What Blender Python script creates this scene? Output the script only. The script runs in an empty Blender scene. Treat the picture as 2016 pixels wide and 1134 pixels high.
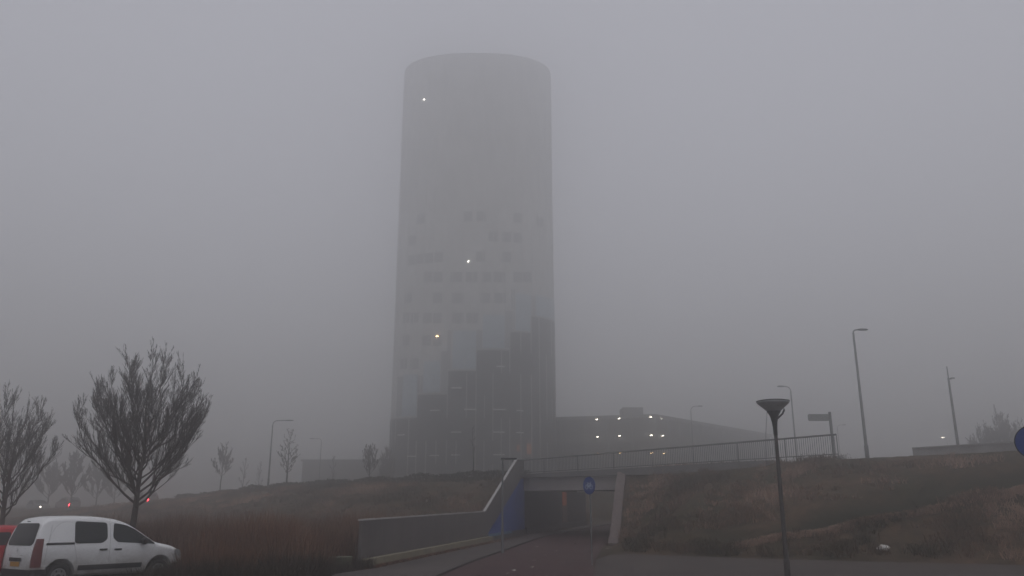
import bpy, bmesh, math, random
from mathutils import Vector, Matrix, Quaternion
random.seed(7)
R = math.radians
sc = bpy.context.scene
COL = sc.collection

# ------------------------------------------------------------------ camera
CAMZ = 2.3
PITCH = R(14.9)
CP, SP = math.cos(PITCH), math.sin(PITCH)
cd = bpy.data.cameras.new('camera')
cam = bpy.data.objects.new('camera', cd)
COL.objects.link(cam)
cam.location = (0, 0, CAMZ)
cam.rotation_euler = (R(90) + PITCH, 0, 0)
cd.sensor_width = 36
cd.lens = 36 * 1550 / 2016
cd.clip_start = .1
cd.clip_end = 3000
sc.camera = cam


def ray(px, py):
    u = (px - 1008) / 1550
    v = (567 - py) / 1550
    return Vector((u, CP - v * SP, SP + v * CP))


def at(px, py, Y):
    r = ray(px, py)
    return Vector((0, 0, CAMZ)) + r * (Y / r.y)


# ------------------------------------------------------------------ helpers
class MB:
    def __init__(s):
        s.v = []
        s.f = []
        s.m = []
        s.mi = 0

    def face(s, *pts):
        n = len(s.v)
        s.v.extend(tuple(p) for p in pts)
        s.f.append(tuple(range(n, n + len(pts))))
        s.m.append(s.mi)

    def box(s, c, d, rz=0.0, M=None):
        hx, hy, hz = d[0] / 2, d[1] / 2, d[2] / 2
        n = len(s.v)
        cr, sr = math.cos(rz), math.sin(rz)
        for z in (-hz, hz):
            for x, y in ((-hx, -hy), (hx, -hy), (hx, hy), (-hx, hy)):
                p = (c[0] + x * cr - y * sr, c[1] + x * sr + y * cr, c[2] + z)
                s.v.append(p if M is None else tuple(M @ Vector(p)))
        for q in ((3, 2, 1, 0), (4, 5, 6, 7), (0, 1, 5, 4), (1, 2, 6, 5), (2, 3, 7, 6), (3, 0, 4, 7)):
            s.f.append(tuple(n + i for i in q))
            s.m.append(s.mi)

    def prism(s, poly, z0, z1):
        """poly: list of (x,y) anticlockwise; z0,z1 numbers or lists"""
        k = len(poly)
        n = len(s.v)
        a = z0 if isinstance(z0, (list, tuple)) else [z0] * k
        b = z1 if isinstance(z1, (list, tuple)) else [z1] * k
        for (x, y), z in zip(poly, a):
            s.v.append((x, y, z))
        for (x, y), z in zip(poly, b):
            s.v.append((x, y, z))
        s.f.append(tuple(n + i for i in reversed(range(k))))
        s.f.append(tuple(n + k + i for i in range(k)))
        s.m += [s.mi] * 2
        for i in range(k):
            j = (i + 1) % k
            s.f.append((n + i, n + j, n + k + j, n + k + i))
            s.m.append(s.mi)

    def tube(s, pts, rad, sides=6, cap=True):
        pts = [Vector(p) for p in pts]
        k = len(pts)
        if not isinstance(rad, (list, tuple)):
            rad = [rad] * k
        n = len(s.v)
        d = (pts[-1] - pts[0]).normalized()
        ref = Vector((0, 0, 1)) if abs(d.z) < .9 else Vector((1, 0, 0))
        for i, p in enumerate(pts):
            t = (pts[min(i + 1, k - 1)] - pts[max(i - 1, 0)])
            if t.length < 1e-9:
                t = d
            t.normalize()
            a = t.cross(ref)
            a.normalize()
            b = t.cross(a)
            for j in range(sides):
                an = 2 * math.pi * j / sides
                s.v.append(tuple(p + (a * math.cos(an) + b * math.sin(an)) * rad[i]))
        for i in range(k - 1):
            for j in range(sides):
                q = (j + 1) % sides
                s.f.append((n + i * sides + j, n + (i + 1) * sides + j, n + (i + 1) * sides + q, n + i * sides + q))
                s.m.append(s.mi)
        if cap:
            s.f.append(tuple(n + j for j in range(sides)))
            s.f.append(tuple(n + (k - 1) * sides + j for j in reversed(range(sides))))
            s.m += [s.mi] * 2

    def lathe(s, c, prof, sides=24):
        """prof list of (r,z) bottom to top"""
        n = len(s.v)
        for r, z in prof:
            for j in range(sides):
                an = 2 * math.pi * j / sides
                s.v.append((c[0] + r * math.cos(an), c[1] + r * math.sin(an), c[2] + z))
        for i in range(len(prof) - 1):
            for j in range(sides):
                q = (j + 1) % sides
                s.f.append((n + i * sides + j, n + i * sides + q, n + (i + 1) * sides + q, n + (i + 1) * sides + j))
                s.m.append(s.mi)

    def disc(s, M, r, t, sides=28, z=0):
        """solid disc in the local xz plane of M, facing -y, thickness t"""
        n = len(s.v)
        for y in (z, z + t):
            for j in range(sides):
                an = 2 * math.pi * j / sides
                s.v.append(tuple(M @ Vector((r * math.cos(an), y, r * math.sin(an)))))
        s.f.append(tuple(n + j for j in range(sides)))
        s.f.append(tuple(n + sides + j for j in reversed(range(sides))))
        s.m += [s.mi] * 2
        for j in range(sides):
            q = (j + 1) % sides
            s.f.append((n + j, n + sides + j, n + sides + q, n + q))
            s.m.append(s.mi)

    def build(s, name, mats, parent=None, smooth=False):
        me = bpy.data.meshes.new(name)
        me.from_pydata(s.v, [], s.f)
        if not isinstance(mats, (list, tuple)):
            mats = [mats]
        for m in mats:
            me.materials.append(m)
        if len(mats) > 1:
            me.polygons.foreach_set('material_index', s.m)
        if smooth:
            me.polygons.foreach_set('use_smooth', [True] * len(me.polygons))
        me.update()
        o = bpy.data.objects.new(name, me)
        COL.objects.link(o)
        if parent is not None:
            o.parent = parent
        return o


def tag(o, label=None, cat=None, group=None, kind=None):
    if label:
        o['label'] = label
    if cat:
        o['category'] = cat
    if group:
        o['group'] = group
    if kind:
        o['kind'] = kind
    return o


def thing(name, label, cat, loc=(0, 0, 0), rz=0.0, group=None):
    o = bpy.data.objects.new(name, None)
    COL.objects.link(o)
    o.location = loc
    o.rotation_euler = (0, 0, rz)
    o.empty_display_size = .2
    return tag(o, label, cat, group)


def children(o):
    return [c for c in bpy.data.objects if c.parent == o]


def copy_tree(o, parent=None):
    c = o.copy()
    COL.objects.link(c)
    c.parent = parent
    for ch in children(o):
        copy_tree(ch, c)
    return c


# ------------------------------------------------------------------ materials
def mat(name, col, rough=.8, metal=0.0, spec=.3, var=0.0, scale=3.0, col2=None, bump=0.0, detail=6, coord='Object', stretch=None):
    m = bpy.data.materials.new(name)
    m.use_nodes = True
    nt = m.node_tree
    b = nt.nodes['Principled BSDF']
    b.inputs['Roughness'].default_value = rough
    b.inputs['Metallic'].default_value = metal
    b.inputs['Specular IOR Level'].default_value = spec
    b.inputs['Base Color'].default_value = (*col, 1)
    if var or col2:
        tc = nt.nodes.new('ShaderNodeTexCoord')
        src = tc.outputs[coord]
        if stretch:
            mp = nt.nodes.new('ShaderNodeMapping')
            mp.inputs['Scale'].default_value = stretch
            nt.links.new(src, mp.inputs[0])
            src = mp.outputs[0]
        n = nt.nodes.new('ShaderNodeTexNoise')
        n.inputs['Scale'].default_value = scale
        n.inputs['Detail'].default_value = detail
        n.inputs['Roughness'].default_value = .65
        nt.links.new(src, n.inputs['Vector'])
        r = nt.nodes.new('ShaderNodeValToRGB')
        r.color_ramp.elements[0].position = .32
        r.color_ramp.elements[1].position = .68
        c2 = col2 or tuple(c * (1 - var) for c in col)
        c1 = col if col2 else tuple(min(1, c * (1 + var)) for c in col)
        r.color_ramp.elements[0].color = (*c2, 1)
        r.color_ramp.elements[1].color = (*c1, 1)
        nt.links.new(n.outputs['Fac'], r.inputs[0])
        nt.links.new(r.outputs[0], b.inputs['Base Color'])
        if bump:
            bp = nt.nodes.new('ShaderNodeBump')
            bp.inputs['Strength'].default_value = bump
            bp.inputs['Distance'].default_value = .03
            nt.links.new(n.outputs['Fac'], bp.inputs['Height'])
            nt.links.new(bp.outputs[0], b.inputs['Normal'])
    return m


def emit(name, col, st):
    m = bpy.data.materials.new(name)
    m.use_nodes = True
    b = m.node_tree.nodes['Principled BSDF']
    b.inputs['Base Color'].default_value = (.5, .5, .5, 1)
    b.inputs['Emission Color'].default_value = (*col, 1)
    b.inputs['Emission Strength'].default_value = st
    return m


def tinted(name, ramp, rough=.9, attr='tint'):
    """colour picked from a per-blade attribute"""
    m = bpy.data.materials.new(name)
    m.use_nodes = True
    nt = m.node_tree
    b = nt.nodes['Principled BSDF']
    b.inputs['Roughness'].default_value = rough
    b.inputs['Specular IOR Level'].default_value = .1
    a = nt.nodes.new('ShaderNodeAttribute')
    a.attribute_name = attr
    r = nt.nodes.new('ShaderNodeValToRGB')
    el = r.color_ramp.elements
    el[0].position, el[0].color = ramp[0][0], (*ramp[0][1], 1)
    el[1].position, el[1].color = ramp[-1][0], (*ramp[-1][1], 1)
    for p, c in ramp[1:-1]:
        e = el.new(p)
        e.color = (*c, 1)
    nt.links.new(a.outputs['Fac'], r.inputs[0])
    nt.links.new(r.outputs[0], b.inputs['Base Color'])
    return m


M_concrete = mat('concrete', (.27, .26, .255), .85, var=.16, scale=1.3, bump=.1)
M_concrete_d = mat('concrete_dark', (.13, .125, .125), .85, var=.2, scale=.9, bump=.1)
M_concrete_l = mat('concrete_pale', (.36, .33, .32), .85, var=.14, scale=1.1, bump=.1)
M_wallface = mat('wall_face', (.108, .098, .096), .8, var=.22, scale=1.1, stretch=(1, 1, .35))
M_wing = mat('weathered_concrete', (.135, .11, .105), .9, var=.3, scale=2.2, bump=.2)
M_mossy = mat('mossy_block', (.085, .085, .06), .95, var=.35, scale=4, bump=.3)
M_plinth = mat('plinth_mossy', (.22, .2, .14), .9, var=.3, scale=2.5, bump=.2)
M_coping = mat('coping_metal', (.40, .39, .38), .45, metal=.3, var=.1, scale=2)
M_blue = mat('blue_paint', (.014, .062, .29), .6, var=.22, scale=1.2)
M_lightblue = mat('light_blue_paint', (.11, .22, .32), .6, var=.15, scale=2)
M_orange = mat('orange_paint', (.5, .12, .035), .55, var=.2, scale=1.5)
M_steel = mat('galvanised_steel', (.16, .165, .17), .55, metal=.4, var=.12, scale=2)
M_darksteel = mat('dark_steel', (.028, .03, .03), .55, metal=.3, var=.2, scale=3)
M_shade = mat('lamp_shade_enamel', (.24, .24, .245), .3, metal=.2, var=.2, scale=4)
M_pole = mat('pole_paint', (.075, .07, .068), .5, metal=.2, var=.2, scale=3)
M_rail = mat('railing_paint', (.09, .09, .09), .5, metal=.3)
M_black = mat('black_plastic', (.018, .018, .02), .6, var=.2, scale=6)
M_rubber = mat('tyre_rubber', (.02, .02, .02), .85, var=.2, scale=8)
M_rim = mat('rim_silver', (.35, .35, .36), .4, metal=.7)
M_glass = mat('car_glass', (.012, .016, .018), .12, spec=.3)
M_bark = mat('bark', (.045, .037, .032), .95, spec=.1, var=.35, scale=5)
M_twig = mat('twig_bark', (.062, .050, .045), .95, spec=.1, var=.3, scale=1.5)
M_signback = mat('sign_back', (.2, .21, .2), .5, metal=.3, var=.1, scale=2)
M_signblue = mat('sign_blue', (.008, .038, .19), .4)
M_signwhite = mat('sign_white', (.42, .48, .58), .5)
M_clad = mat('facade_cladding', (.53, .53, .52), .6, var=.12, scale=.35, stretch=(3, 3, .6))
M_glassdark = mat('facade_dark_glazing', (.06, .062, .066), .35, var=.25, scale=.5)
M_glasslight = mat('facade_light_panel', (.40, .47, .52), .4, var=.1, scale=.6)
M_window = mat('facade_window', (.33, .335, .34), .25)
M_ledge = mat('facade_ledge', (.75, .75, .74), .4)
M_frame = mat('facade_frame', (.36, .36, .35), .5, metal=.2)
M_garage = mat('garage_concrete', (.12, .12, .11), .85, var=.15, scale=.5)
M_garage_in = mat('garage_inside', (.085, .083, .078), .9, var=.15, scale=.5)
M_roofdark = mat('roof_felt', (.08, .08, .08), .9)
M_lampwhite = emit('lamp_white', (1, .9, .74), 16)
M_lampwarm = emit('lamp_warm', (1, .62, .3), 9)
M_lamptower = emit('lamp_tower', (1, .95, .85), 15)
M_lamporange = emit('lamp_orange', (1, .62, .28), 16)
M_doorlit = emit('door_glow', (1, .36, .16), .13)
M_doorlit.node_tree.nodes['Principled BSDF'].inputs['Base Color'].default_value = (.15, .06, .03, 1)
M_red = emit('tail_light_red', (1, .03, .05), 22)
M_head = emit('head_light_white', (1, .9, .75), 11)
M_bag = mat('white_plastic_film', (.62, .6, .58), .5, var=.15, scale=8)
M_litter = mat('pale_paper', (.28, .25, .23), .8, var=.15, scale=9)
M_leafbrown = mat('dead_leaf', (.07, .04, .026), .9, var=.4, scale=6)

# van paint with dirt near the sill
M_van = bpy.data.materials.new('van_white_paint')
M_van.use_nodes = True
nt = M_van.node_tree
b = nt.nodes['Principled BSDF']
b.inputs['Roughness'].default_value = .35
b.inputs['Coat Weight'].default_value = .3
tc = nt.nodes.new('ShaderNodeTexCoord')
sx = nt.nodes.new('ShaderNodeSeparateXYZ')
nt.links.new(tc.outputs['Object'], sx.inputs[0])
n = nt.nodes.new('ShaderNodeTexNoise')
n.inputs['Scale'].default_value = 2.6
n.inputs['Detail'].default_value = 8
n.inputs['Roughness'].default_value = .7
nt.links.new(tc.outputs['Object'], n.inputs['Vector'])
mr = nt.nodes.new('ShaderNodeMapRange')
mr.inputs['From Min'].default_value = 1.15
mr.inputs['From Max'].default_value = .35
nt.links.new(sx.outputs['Z'], mr.inputs['Value'])
mu = nt.nodes.new('ShaderNodeMath')
mu.operation = 'MULTIPLY'
nt.links.new(n.outputs['Fac'], mu.inputs[0])
nt.links.new(mr.outputs[0], mu.inputs[1])
cr = nt.nodes.new('ShaderNodeValToRGB')
cr.color_ramp.elements[0].position = .1
cr.color_ramp.elements[0].color = (.74, .75, .76, 1)
cr.color_ramp.elements[1].position = .5
cr.color_ramp.elements[1].color = (.3, .28, .26, 1)
nt.links.new(mu.outputs[0], cr.inputs[0])
nt.links.new(cr.outputs[0], b.inputs['Base Color'])
M_redpaint = mat('red_car_paint', (.42, .012, .02), .35, spec=.5)
M_greypaint = mat('grey_car_paint', (.2, .2, .2), .35, spec=.5)
M_taildark = mat('tail_light_plastic', (.11, .012, .014), .3, spec=.5)
M_platey = mat('plate_orange', (.42, .21, .03), .6)

# ------------------------------------------------------------------ terrain
A0 = (.2, 53.5)
D = (.768, -.640)
N = (.640, .768)


def sw(x, y):
    dx, dy = x - A0[0], y - A0[1]
    return dx * D[0] + dy * D[1], dx * N[0] + dy * N[1]


def xy(s, w):
    return A0[0] + s * D[0] + w * N[0], A0[1] + s * D[1] + w * N[1]


def lerp_tab(t, v):
    if v <= t[0][0]:
        return t[0][1]
    for (a, x), (b2, y) in zip(t, t[1:]):
        if v <= b2:
            return x + (y - x) * (v - a) / (b2 - a)
    return t[-1][1]


def zc(s):
    return lerp_tab([(-110, .6), (-63, 1.2), (-49, 1.77), (-40, 2.2), (-35, 2.62), (-26, 3.0), (-5, 3.43), (0, 3.5), (21, 4.15), (40, 4.5), (120, 4.6)], s)


def wf(s):
    return lerp_tab([(-60, -16), (-8, -13), (0, -11), (6, -6.2), (11.9, -6.4), (15.6, -11.1), (21, -10.3), (29.4, -6.9), (40, -5.5), (60, -5)], s)


def sm(t):
    t = max(0, min(1, t))
    return t * t * (3 - 2 * t)


def XL(y):
    if y <= 52.9:
        return -5.2 + .235 * (y - 27.3)
    return -5.2 + .235 * 25.6 + .3145 * (y - 52.9)


def XR(y):
    if y <= 48.5:
        return 6.45 + .22 * (y - 48.5)
    return 6.45 + .3145 * (y - 48.5)


def hnoise(x, y):
    return (math.sin(x * .83 + 1.3 * math.sin(y * .41)) * math.sin(y * .71 + 1.1 * math.sin(x * .37)))


def H(x, y):
    s, w = sw(x, y)
    f = wf(s)
    if w < f:
        z = 0.0
    elif w < 0:
        t = (w - f) / (-f)
        z = zc(s) * (.65 * t + .35 * sm(t))
        z += .13 * hnoise(x * 1.3, y * 1.3) * sm(t * 5) * sm((1 - t) * 6)
    elif w < 18:
        z = zc(s)
    else:
        z = zc(s) * (1 - sm((w - 18) / 14))
    if y > 67:
        dd = max(XL(y) - x, x - XR(y), 0)
        z *= 1 - sm((y - 67) / 3) * (1 - sm(dd / 4))
    if y > 84:
        z = max(z, 2.9 * sm((y - 84) / 4) * sm((112 - y) / 6) * sm((40 - abs(x - 14)) / 10))
    if y < 41 and x > XR(y):
        z *= sm((x - XR(y)) / 1.2)
    return z


def in_cut(x, y):
    return 27.3 < y < 84 and XL(y) < x < XR(y)


def on_ground(px, py):
    r = ray(px, py)
    t = 8.0
    while t < 200:
        p = Vector((0, 0, CAMZ)) + r * t
        if p.z <= H(p.x, p.y):
            return p
        t += .1
    return p


track = [on_ground(px, py) for px, py in ((1400, 1074), (1480, 1064), (1560, 1050), (1660, 1029), (1760, 1009), (1880, 982), (2016, 950))]
track.append(track[-1] + (track[-1] - track[-2]) * 3)


def track_d(x, y):
    """signed distance to the diagonal track (positive on the downhill side)"""
    best = 99
    sg = 1
    for a, b2 in zip(track, track[1:]):
        ax, ay = a.x, a.y
        ux, uy = b2.x - ax, b2.y - ay
        l2 = ux * ux + uy * uy
        t = max(0, min(1, ((x - ax) * ux + (y - ay) * uy) / l2))
        dx, dy = x - ax - ux * t, y - ay - uy * t
        d = math.hypot(dx, dy)
        if d < best:
            best = d
            sg = 1 if ux * dy - uy * dx < 0 else -1
    return best * sg


def HT(x, y):
    z = H(x, y)
    if x > 6 and 20 < y < 45 and z > .05:
        d = track_d(x, y)
        z += -.3 * math.exp(-((d + .5) / .55) ** 2) + .1 * math.exp(-((d - .35) / .3) ** 2)
    return z


ys = [-60, -40, -25, -12, -4, 2, 6, 10, 13]
y = 15.0
while y < 78:
    ys.append(y)
    y += .5
while y < 125:
    ys.append(y)
    y += 1.5
while y < 640:
    ys.append(y)
    y = y * 1.12
ys.append(640)
off = [0.0]
while off[-1] < 34:
    off.append(off[-1] + .5)
while off[-1] < 620:
    off.append(off[-1] * 1.13)
rows = []
gv, gf, tr, gr = [], [], [], []


def add_patch(xf, cut=False):
    base = len(gv)
    k = None
    for y in ys:
        xs = xf(y)
        k = len(xs)
        for x in xs:
            z = 0.0 if cut and 27 < y < 84 else HT(x, y)
            gv.append((x, y, z))
            d = track_d(x, y) if (x > 6 and 18 < y < 45) else 99
            tr.append(1.2 * math.exp(-((d + .5) / .5) ** 2) - .6 * math.exp(-((d - .4) / .3) ** 2))
    for i in range(len(ys) - 1):
        for j in range(k - 1):
            a = base + i * k + j
            gf.append((a, a + 1, a + k + 1, a + k))


add_patch(lambda y: [XL(y) - .1 - o for o in reversed(off)])
add_patch(lambda y: [XL(y) - .1 + (XR(y) + .3 - XL(y)) * i / 10 for i in range(11)], True)
add_patch(lambda y: [XR(y) + .2 + o for o in off])
me = bpy.data.meshes.new('ground')
me.from_pydata(gv, [], gf)
a = me.attributes.new('track', 'FLOAT', 'POINT')
a.data.foreach_set('value', tr)
me.polygons.foreach_set('use_smooth', [True] * len(me.polygons))
ground = bpy.data.objects.new('ground', me)
COL.objects.link(ground)
ground['kind'] = 'structure'

m = bpy.data.materials.new('winter_grass_ground')
m.use_nodes = True
nt = m.node_tree
b = nt.nodes['Principled BSDF']
b.inputs['Roughness'].default_value = .95
b.inputs['Specular IOR Level'].default_value = .1
tc = nt.nodes.new('ShaderNodeTexCoord')


def noise(scale, detail=6, rough=.6):
    n = nt.nodes.new('ShaderNodeTexNoise')
    n.inputs['Scale'].default_value = scale
    n.inputs['Detail'].default_value = detail
    n.inputs['Roughness'].default_value = rough
    nt.links.new(tc.outputs['Object'], n.inputs['Vector'])
    return n


n1 = noise(.42, 7, .7)
n2 = noise(2.4, 8, .7)
r1 = nt.nodes.new('ShaderNodeValToRGB')
e = r1.color_ramp.elements
e[0].position, e[0].color = .34, (.034, .035, .02, 1)
e[1].position, e[1].color = .63, (.10, .068, .047, 1)
q = e.new(.5)
q.color = (.058, .045, .03, 1)
nt.links.new(n1.outputs['Fac'], r1.inputs[0])
r2 = nt.nodes.new('ShaderNodeValToRGB')
r2.color_ramp.elements[0].position, r2.color_ramp.elements[0].color = .3, (.4, .4, .4, 1)
r2.color_ramp.elements[1].position, r2.color_ramp.elements[1].color = .7, (1.5, 1.42, 1.35, 1)
nt.links.new(n2.outputs['Fac'], r2.inputs[0])
mx = nt.nodes.new('ShaderNodeMix')
mx.data_type = 'RGBA'
mx.blend_type = 'MULTIPLY'
mx.inputs['Factor'].default_value = 1
nt.links.new(r1.outputs[0], mx.inputs['A'])
nt.links.new(r2.outputs[0], mx.inputs['B'])
at_ = nt.nodes.new('ShaderNodeAttribute')
at_.attribute_name = 'track'
mt = nt.nodes.new('ShaderNodeMix')
mt.data_type = 'RGBA'
mt.inputs['B'].default_value = (.020, .022, .013, 1)
nt.links.new(mx.outputs['Result'], mt.inputs['A'])
nt.links.new(at_.outputs['Fac'], mt.inputs['Factor'])
nt.links.new(mt.outputs['Result'], b.inputs['Base Color'])
bp = nt.nodes.new('ShaderNodeBump')
bp.inputs['Strength'].default_value = .6
bp.inputs['Distance'].default_value = .12
nt.links.new(n2.outputs['Fac'], bp.inputs['Height'])
nt.links.new(bp.outputs[0], b.inputs['Normal'])
me.materials.append(m)


# paving ------------------------------------------------------------
def brick_mat(name, c1, c2, mortar, scale, rot=0.0):
    m = bpy.data.materials.new(name)
    m.use_nodes = True
    nt = m.node_tree
    b = nt.nodes['Principled BSDF']
    b.inputs['Roughness'].default_value = .75
    b.inputs['Specular IOR Level'].default_value = .25
    tc = nt.nodes.new('ShaderNodeTexCoord')
    mp = nt.nodes.new('ShaderNodeMapping')
    mp.inputs['Rotation'].default_value = (0, 0, rot)
    nt.links.new(tc.outputs['Object'], mp.inputs[0])
    br = nt.nodes.new('ShaderNodeTexBrick')
    br.inputs['Scale'].default_value = scale
    br.inputs['Color1'].default_value = (*c1, 1)
    br.inputs['Color2'].default_value = (*c2, 1)
    br.inputs['Mortar'].default_value = (*mortar, 1)
    br.inputs['Mortar Size'].default_value = .015
    nt.links.new(mp.outputs[0], br.inputs['Vector'])
    n = nt.nodes.new('ShaderNodeTexNoise')
    n.inputs['Scale'].default_value = .5
    n.inputs['Detail'].default_value = 7
    n.inputs['Roughness'].default_value = .7
    nt.links.new(tc.outputs['Object'], n.inputs['Vector'])
    r = nt.nodes.new('ShaderNodeValToRGB')
    r.color_ramp.elements[0].position, r.color_ramp.elements[0].color = .3, (.6, .6, .6, 1)
    r.color_ramp.elements[1].position, r.color_ramp.elements[1].color = .7, (1.15, 1.15, 1.15, 1)
    nt.links.new(n.outputs['Fac'], r.inputs[0])
    mx = nt.nodes.new('ShaderNodeMix')
    mx.data_type = 'RGBA'
    mx.blend_type = 'MULTIPLY'
    mx.inputs['Factor'].default_value = 1
    nt.links.new(br.outputs[0], mx.inputs['A'])
    nt.links.new(r.outputs[0], mx.inputs['B'])
    nt.links.new(mx.outputs['Result'], b.inputs['Base Color'])
    return m


M_walk = brick_mat('sidewalk_tiles', (.088, .072, .068), (.075, .064, .060), (.04, .036, .032), 1.6, R(-13))
M_brick = brick_mat('grey_clinker_paving', (.076, .058, .052), (.060, .048, .043), (.034, .028, .025), 2.4, R(8))
M_red_asphalt = mat('red_asphalt', (.048, .022, .022), .8, var=.3, scale=.7, detail=9)
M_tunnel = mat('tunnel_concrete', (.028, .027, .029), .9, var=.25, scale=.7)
M_asphalt = mat('asphalt', (.05, .05, .05), .85, var=.2, scale=.6, detail=9)
M_kerb = mat('kerb_stone', (.045, .042, .04), .85, var=.3, scale=2)


def strip(name, lf, rf, ylist, z, m, thick=None):
    mb = MB()
    for y0, y1 in zip(ylist, ylist[1:]):
        mb.face((lf(y0), y0, z), (rf(y0), y0, z), (rf(y1), y1, z), (lf(y1), y1, z))
        if thick:
            for g in (lf, rf):
                mb.face((g(y0), y0, z - thick), (g(y0), y0, z), (g(y1), y1, z), (g(y1), y1, z - thick))
    o = mb.build(name, m)
    o['kind'] = 'structure'
    return o


def PL(y):    # left edge of the red path
    return lerp_tab([(-20, -9.5), (24, -2.35), (30, -1.5), (46, 1.25), (53, 2.6), (84, 12.4)], y)


def PR(y):
    return lerp_tab([(-20, -5.5), (24, 2.35), (30, 2.95), (40, 4.4), (48.5, 5.9), (84, 17.2)], y)


yl = [-20, 0, 10, 18, 24, 27, 30, 34, 38, 42, 46, 48.5, 53, 60, 66, 72, 78, 84]
strip('cycle_path', PL, PR, yl, .012, M_red_asphalt)
yw = [10, 18, 24, 27.3, 30, 34, 38, 42, 46, 48.5, 52.9, 60, 66, 72, 78]
strip('sidewalk', lambda y: (XL(y) + .75) if y > 27.3 else XL(27.3) + .75 + (y - 27.3) * .42, lambda y: PL(y) - .14, yw, .07, M_walk, .08)
strip('kerb', lambda y: PL(y) - .139, lambda y: PL(y) - .001, yw, .075, M_kerb, .09)


def FR(x):    # front foot of the bank on the right
    return lerp_tab([(2.9, 33.5), (5.1, 34.6), (9.8, 31.8), (14, 30.2), (18.5, 28.9), (26, 27.5), (45, 26)], x)


mb = MB()
xs = [-1, 1.5, 2.6, 3.2, 4, 5, 6, 8, 10, 12, 14, 16, 18.5, 22, 26, 34, 45]
for x0, x1 in zip(xs, xs[1:]):
    def near(x):
        return lerp_tab([(-1, 2), (1.5, 2), (45, 2)], x)
    def far(x):
        f = FR(x)
        for k in range(80):
            if PR(f) > x + .001 and f > 2.2:
                f -= .4
        return f
    mb.face((x0, 2, .02), (x1, 2, .02), (x1, far(x1), .02), (x0, far(x0), .02))
o = mb.build('pavement', M_brick)
o['kind'] = 'structure'
# car park asphalt under the van
mb = MB()
mb.face((-40, 2, .004), (-4.4, 2, .004), (-6.4, 17.0, .004), (-9.0, 27.5, .004), (-40, 27.5, .004))
o = mb.build('car_park', M_asphalt)
o['kind'] = 'structure'
# road on the embankment
mb = MB()
SL = [-110, -80, -60, -40, -20, -5]
for a_, b_ in zip(SL, SL[1:]):
    mb.face((*xy(a_, 4.5), zc(a_) + .03), (*xy(b_, 4.5), zc(b_) + .03), (*xy(b_, 14), zc(b_) + .03), (*xy(a_, 14), zc(a_) + .03))
SL = [18, 21, 40, 60, 90]
for a_, b_ in zip(SL, SL[1:]):
    mb.face((*xy(a_, 4.5), zc(a_) + .03), (*xy(b_, 4.5), zc(b_) + .03), (*xy(b_, 14), zc(b_) + .03), (*xy(a_, 14), zc(a_) + .03))
o = mb.build('road', M_asphalt)
o['kind'] = 'structure'

# ------------------------------------------------------------------ underpass bridge
br = thing('underpass_bridge', 'grey concrete road bridge with a dark cycle underpass through the embankment', 'bridge', (0, 0, 0))
T = (.3, .954)
LA = (XL(52.9), 52.9)
LB = (6.45, 48.5)
LEN = 18.5


def pt(p, l, o_=0.0):
    return (p[0] + T[0] * l + T[1] * o_, p[1] + T[1] * l - T[0] * o_)


mb = MB()
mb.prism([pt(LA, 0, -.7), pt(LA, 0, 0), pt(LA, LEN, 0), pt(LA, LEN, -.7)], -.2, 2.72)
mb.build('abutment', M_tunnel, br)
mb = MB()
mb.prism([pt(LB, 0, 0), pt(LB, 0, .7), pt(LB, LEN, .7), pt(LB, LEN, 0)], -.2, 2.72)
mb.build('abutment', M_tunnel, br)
# dark plinth bands at the foot of each inner wall
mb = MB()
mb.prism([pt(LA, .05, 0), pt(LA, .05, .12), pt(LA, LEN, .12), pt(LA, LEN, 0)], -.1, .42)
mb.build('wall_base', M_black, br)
# orange painted strip beside the light slot
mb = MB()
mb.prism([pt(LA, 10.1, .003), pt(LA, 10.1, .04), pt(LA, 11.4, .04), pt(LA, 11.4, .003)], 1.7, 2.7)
tag(mb.build('paint_fade_strip', M_orange, br), 'orange strip on the tunnel wall')


def road_quad(w0, w1, s0, s1):
    return [xy(s0, w0), xy(s1, w0), xy(s1, w1), xy(s0, w1)]


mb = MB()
mb.prism([pt(LA, 10.0, .003), pt(LA, 10.0, .03), pt(LA, 11.6, .03), pt(LA, 11.6, .003)], .44, 1.697)  # lower end: slot light fading down the wall, put into a browner colour
tag(mb.build('paint_fade_strip', mat('orange_fade', (.12, .075, .06), .7, var=.3, scale=2), br), 'dull brown lower end of the orange strip, light fade in its colour')
# fascia beam, edge beam and two deck slabs with a light slot between the carriageways
sA, sB = sw(*pt(LA, 0, -.7))[0], sw(*pt(LB, 0, .7))[0]
mb = MB()
mb.prism(road_quad(-.35, 0.15, sA + .5, sB + .2), 2.74, 3.52)
mb.build('lintel', M_concrete_l, br)
mb = MB()
s0, s1 = -.1, 17.5
mb.prism(road_quad(-.75, .3, s0, s1), [3.53, zc(s1) - .45, zc(s1) - .45, 3.53], [zc(s0) + .22, zc(s1) + .12, zc(s1) + .12, zc(s0) + .22])
mb.build('edge_beam', M_concrete_d, br)
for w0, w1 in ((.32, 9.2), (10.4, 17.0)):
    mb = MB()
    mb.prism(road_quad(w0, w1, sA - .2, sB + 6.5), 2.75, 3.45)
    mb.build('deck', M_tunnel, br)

# railing -----------------------------------------------------------
rl = thing('bridge_railing', 'long dark steel bar railing along the bridge and road edge', 'railing', (0, 0, 0))
RLEN = 21.1


def rz(s):
    return zc(s) + .12 + (.1 * (1 - s / RLEN)), 4.62 + (5.32 - 4.62) * s / RLEN


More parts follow.
